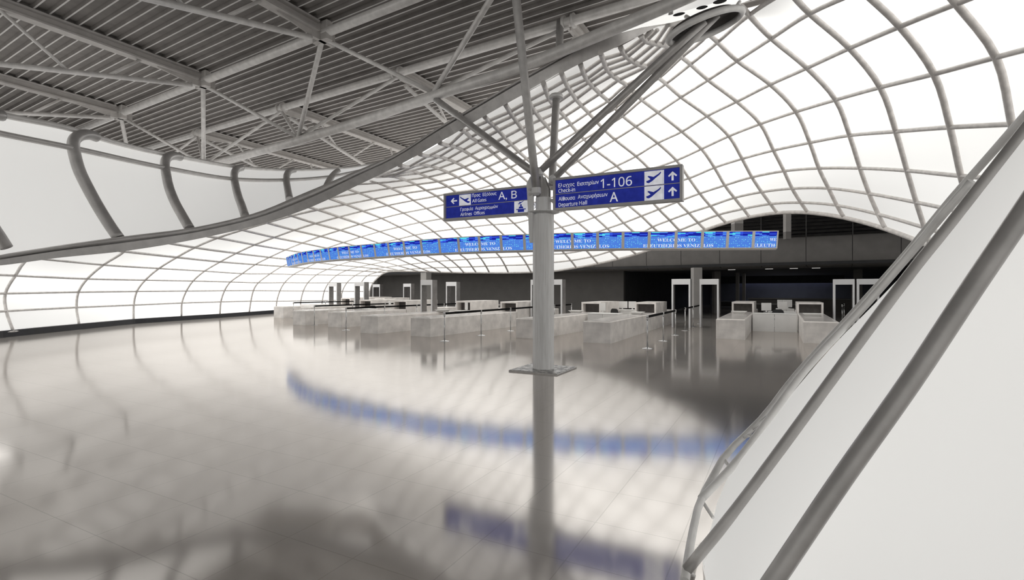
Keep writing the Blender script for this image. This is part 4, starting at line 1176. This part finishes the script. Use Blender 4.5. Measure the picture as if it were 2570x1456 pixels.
mb = MB(); mb.poly([(-150, -120, -.06), (150, -120, -.06), (150, 180, -.06), (-150, 180, -.06)])
tag(mb.build('ground', mottled('asphalt_apron', (.09, .088, .085), .9, 0, .4, .2)), 'dark asphalt apron outside the hall', 'ground', kind='structure')  # outdoor ground added dark to cut the bounce onto the left wall
FA, FB = Vector((-13.6, 48.0, 0)), Vector((26.0, 22.5, 0))
FD = (FB - FA).normalized(); FN = Vector((-FD.y, FD.x, 0))      # along the bulkhead, and inwards (away from the hall)
if FN.y < 0: FN = -FN
Lf = (FB - FA).length
def fa(s, n, z): return FA + FD * s + FN * n + Vector((0, 0, z))
def fbox(mb, s0, s1, n0, n1, z0, z1, m=0):
    p = [fa(s0, n0, z0), fa(s1, n0, z0), fa(s1, n1, z0), fa(s0, n1, z0), fa(s0, n0, z1), fa(s1, n0, z1), fa(s1, n1, z1), fa(s0, n1, z1)]
    b = len(mb.v); mb.v += [tuple(q) for q in p]
    for q in ((0, 3, 2, 1), (4, 5, 6, 7), (0, 1, 5, 4), (1, 2, 6, 5), (2, 3, 7, 6), (3, 0, 4, 7)): mb.face([b + i for i in q], m)
def s_of(px, n=0.):
    """distance along the bulkhead where a pixel column meets it"""
    r = (px - 1285) / F
    o = FA + FN * n
    return (r * o.y - o.x) / (FD.x - r * FD.y)
# curved bulkhead fascia with panel joints
bk = thing('trim_1', 'dark grey curved bulkhead fascia with fine panel joints above the far hall', 'bulkhead', tuple(fa(Lf / 2, 0, 3.05)), kind='structure')
seams = [s_of(px) for px in (940, 1040, 1160, 1300, 1395, 1490, 1537, 1622, 1709, 1806, 1909.6, 2022.8, 2139.5, 2262, 2400, 2600)]
prof = [(3.2, 3.05), (.55, 3.05), (.30, 3.09), (.12, 3.2), (.03, 3.4), (0, 3.75), (.0, 4.2), (.06, 4.64), (.16, 4.70), (.5, 4.70)]
for a, b in zip(seams[:-1], seams[1:]):
    mb = MB()
    for (n, z) in prof: mb.v += [tuple(fa(a + .014, n, z)), tuple(fa(b - .014, n, z))]
    for i in range(len(prof) - 1): mb.face((2 * i, 2 * i + 1, 2 * i + 3, 2 * i + 2), 0, i > 0)
    mb.build('fascia_panel', M['bulkhead'], bk, world=True)
mb = MB(); fbox(mb, seams[0], seams[-1], .08, .5, 3.12, 4.66); mb.build('joint_backing', M['dark'], bk, world=True)
# louvre wall above it
lv = thing('wall_louvre', 'black louvred wall under the arch above the bulkhead', 'wall', tuple(fa(Lf / 2, 1, 4.7)), kind='structure')
lv.name = 'wall_back'
s0, s1 = s_of(1600, 1), s_of(2420, 1)
for k in range(17):
    z = 4.78 + k * .21
    mb = MB()
    mb.v = [tuple(fa(s0, .75, z)), tuple(fa(s1, .75, z)), tuple(fa(s1, .95, z + .12)), tuple(fa(s0, .95, z + .12)), tuple(fa(s0, .77, z - .02)), tuple(fa(s1, .77, z - .02)), tuple(fa(s1, .97, z + .10)), tuple(fa(s0, .97, z + .10))]
    for q in ((0, 1, 2, 3), (7, 6, 5, 4), (4, 5, 1, 0), (3, 2, 6, 7)): mb.face(q)
    mb.build('louvre_slat', M['louvre'], lv, world=True)
mb = MB(); fbox(mb, -2, Lf + 2, 1.3, 1.5, 4.6, 8.4); mb.build('backing', M['dark'], lv, world=True)
for px in (1745, 1840, 1909, 2022, 2139, 2240):
    mb = MB(); q = s_of(px, .7); fbox(mb, q, q + .05, .66, .72, 4.7, 8.2); mb.build('louvre_rail', M['louvre'], lv, world=True)
# concourse lid over the gap behind the vault edge
mb = MB()
lid = [(-17, 51), (-9, 44), (-2, 39.3), (3.2, 35.2), (6.2, 31.6), (8.8, 28.4), (9.9, 24.5), (11.2, 20.0), (13, 16.2), (17, 13), (40, 14), (46, 50), (-10, 80)]
zt = [8.3] * len(lid)
mb.v = [(x, y, 8.3) for x, y in lid] + [(x, y, 8.6) for x, y in lid]
n = len(lid)
mb.face(range(n - 1, -1, -1)); mb.face(range(n, 2 * n))
for i in range(n): mb.face((i, (i + 1) % n, n + (i + 1) % n, n + i))
tag(mb.build('ceiling', M['dark']), 'black ceiling over the far concourse beyond the vault', 'ceiling', kind='structure')
mb = MB(); fbox(mb, seams[0] - 3, Lf + 12, .56, 34, 3.06, 3.2)
tag(mb.build('ceiling', M['dark']), 'low dark soffit over the deep hall behind the bulkhead', 'ceiling', kind='structure')
# walls under the soffit
mb = MB(); sa, sb = s_of(947, 1.6), s_of(1565, 1.6)
fbox(mb, sa, sb, 1.6, 1.9, 0, 3.06)
tag(mb.build('wall_back', M['dark_wall']), 'plain dark grey wall behind the scanners left of centre', 'wall', kind='structure')
mb = MB(); fbox(mb, s_of(925, -.2) - 1.2, sa + .02, .4, 2.1, 0, 3.05)
tag(mb.build('wall_back', M['pale_wall']), 'narrow grey wall end where the glazed vault stops', 'wall', kind='structure')
mb = MB(); fbox(mb, sb - .3, sb, 1.9, 30, 0, 3.06); tag(mb.build('wall_left', M['dark']), 'black return wall leading into the deep hall', 'wall', kind='structure')
mb = MB(); fbox(mb, Lf + 8, Lf + 8.3, -6, 30, 0, 8.4); tag(mb.build('wall_right', M['dark']), 'black right-hand wall of the deep hall', 'wall', kind='structure')
mb = MB(); fbox(mb, -6, Lf + 8, 30, 30.3, 0, 3.06)
tag(mb.build('wall_back', mottled('blue_grey_wall', (.115, .117, .13), .6, 0, 1, .1)), 'far blue-grey wall washed by a cove light', 'wall', kind='structure')
mb = MB(); fbox(mb, s_of(1850, 29.6), s_of(2090, 29.6), 29.5, 29.7, 2.72, 2.76)
tag(mb.build('cove_light', M['cove']), 'thin blue cove light along the far dark wall', 'light')
mb = MB(); fbox(mb, s_of(1700, 22), s_of(2120, 22), 22, 22.3, 2.35, 3.06)
tag(mb.build('trim_2', M['dark']), 'black downstand beam across the deep hall', 'beam', kind='structure')

def pillar(px, d, w, label, mat, z=3.06, rz=-R(32.8), nm='square_pillar'):
    p = Vector(((px - 1285) / F * d, d, 0))
    mb = MB(); mb.box((-w / 2, -w / 2, 0), (w / 2, w / 2, z), bev=.01)
    o = mb.build(nm, mat); o.location = p; o.rotation_euler = (0, 0, rz)
    return tag(o, label, 'pillar')
pillar(1748, 31.2, .52, 'pale square pillar between the two middle metal detectors', M['pale_wall'], rz=0)
pillar(1069, 40.5, .60, 'pale square pillar behind the metal detector left of the column', M['pale_wall'])
pillar(1798, 37.5, .46, 'dim square pillar behind the blue-white metal detector', M['bulkhead'], rz=0)
pillar(1851, 40, .24, 'left slim dark pillar of the pair in the deep hall', M['bulkhead'])
pillar(1867, 41, .22, 'right slim dark pillar of the pair in the deep hall', M['bulkhead'])
pillar(2153, 34, .5, 'dark square pillar behind the far right metal detectors', M['dark_wall'])
# hanging posts under the arch
for px, d, w, zb, zt, lab in ((1850, 26.4, .44, 4.75, 8.3, 'pale hanging post left of two under the dark arch'), (1975.5, 25.2, .26, 4.20, 8.3, 'pale hanging post right of two under the dark arch')):
    p = Vector(((px - 1285) / F * d, d, 0))
    t = thing('hanging_post', lab, 'post', (p.x, p.y, zb), 0)
    mb = MB(); mb.box((-w / 2, -w / 2, .36), (w / 2, w / 2, zt - zb)); mb.build('shaft', M['pale_wall'], t)
    mb = MB(); mb.box((-w / 2, -w / 2, 0), (w / 2, w / 2, .36)); mb.build('dark_end', M['bulkhead'], t)
# things in the deep hall
lab = ['first', 'second', 'third', 'fourth']
for i, px in enumerate((1836, 1930, 1992, 2048)):
    s = s_of(px, 3.3); mb = MB(); fbox(mb, s - .22, s + .22, 3.3, 3.4, 3.03, 3.06)
    tag(mb.build('ceiling_light', M['lamp']), '%s recessed light from the left under the far soffit' % lab[i], 'light', 'recessed lights under the soffit')
for (px, n, L, w, h, lb) in ((1895, 24, 6.5, 2.2, .45, 'long low dark counter before the blue wall, left one'), (2005, 15, 7.5, 2.0, .95, 'long dark counter with a pale edge before the blue wall'), (1935, 9, 3.5, 1.2, .6, 'dark angular counter behind the right-hand desks')):
    s = s_of(px, n); t = thing('far_counter', lb, 'counter', tuple(fa(s, n, 0)))
    mb = MB(); fbox(mb, s - L / 2, s + L / 2, n, n + w, 0, h); mb.build('counter_body', M['dark_wall'], t, world=True)
    mb = MB(); fbox(mb, s - L / 2 - .1, s + L / 2 + .1, n - .1, n + w + .1, h, h + .06); mb.build('counter_top', M['bulkhead'], t, world=True)
for (px, d, lb) in ((1962, 26.75, 'left of two dim monitors behind the right-hand desks'), (1977, 26.6, 'right of two dim monitors behind the right-hand desks')):
    monitor(px, d, -R(10), lb, .42, .95 if False else .74, .38)
o_ = Vector(((1955 - 1285) / F * 26.4, 26.4, 0)); desk(o_, -R(15), .72, .7, 'dim desk carrying two monitors behind the right-hand benches')

def lamp(name, loc, col, e, size, label):
    l = bpy.data.lights.new(name, 'AREA'); l.color = col; l.energy = e; l.size = size
    o = bpy.data.objects.new(name, l); COL.objects.link(o); o.location = loc
    return tag(o, label, 'light')
lamp('hall_lamp', fa(s_of(1930, 12), 12, 2.98), (1, .97, .93), 22, 2.4, 'ceiling lamp in the deep hall behind the bulkhead')  # area lights added to lift the darkness of the deep hall
lamp('hall_lamp', fa(s_of(1960, 25), 25, 2.98), (.78, .83, 1), 90, 2.4, 'bluish ceiling lamp at the far end of the deep hall')
# ------------------------------------------------------------------ walls out of the frame that close the hall
mb = MB()
mb.poly([(-18.6, 14, 0), (-18.6, 14, 8.5), (-18.6, -8, 8.5), (-18.6, -8, 0)])
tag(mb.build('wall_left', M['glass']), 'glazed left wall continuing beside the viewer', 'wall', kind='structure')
mb = MB(); mb.poly([(-18.6, -8, 0), (14, -8, 0), (14, -8, 9.4), (-18.6, -8, 9.4)])
tag(mb.build('wall_front', M['glass']), 'glazed entrance wall behind the viewer', 'wall', kind='structure')  # unseen wall made to glow, added light for benches, column and trusses

# ------------------------------------------------------------------ sky, camera
w = bpy.data.worlds.new('sky'); SC.world = w; w.use_nodes = True
nt = w.node_tree; nt.nodes.clear(); Nn, Ln = nt.nodes.new, nt.links.new
out = Nn('ShaderNodeOutputWorld'); bg = Nn('ShaderNodeBackground')
tc = Nn('ShaderNodeTexCoord'); dt = Nn('ShaderNodeVectorMath'); dt.operation = 'DOT_PRODUCT'
nv = Vector((-.22, .84, .48)).normalized(); dt.inputs[1].default_value = tuple(nv)
Ln(tc.outputs['Generated'], dt.inputs[0])
mr = Nn('ShaderNodeMapRange'); mr.interpolation_type = 'SMOOTHSTEP'
mr.inputs[1].default_value = -.1; mr.inputs[2].default_value = 1.0; mr.inputs[3].default_value = .68; mr.inputs[4].default_value = 3.0
Ln(dt.outputs['Value'], mr.inputs[0]); Ln(mr.outputs[0], bg.inputs['Strength'])
bg.inputs['Color'].default_value = (1.0, .99, .965, 1)
Ln(bg.outputs[0], out.inputs['Surface'])

cam = bpy.data.cameras.new('camera'); co = bpy.data.objects.new('camera', cam); COL.objects.link(co)
cam.sensor_fit = 'HORIZONTAL'; cam.sensor_width = 36; cam.lens = 36 * F / 2570
cam.clip_start = .05; cam.clip_end = 400
co.location = EYE; co.rotation_euler = (R(90), 0, 0)
SC.camera = co
vs = SC.view_settings
vs.view_transform = 'Standard'; vs.look = 'None'; vs.exposure = 0; vs.gamma = 1; vs.use_curve_mapping = False
cy_ = SC.cycles
cy_.max_bounces = 7; cy_.diffuse_bounces = 4; cy_.glossy_bounces = 4; cy_.transmission_bounces = 3
cy_.caustics_reflective = False; cy_.caustics_refractive = False
cy_.use_denoising = True; cy_.use_adaptive_sampling = True; cy_.adaptive_threshold = .02
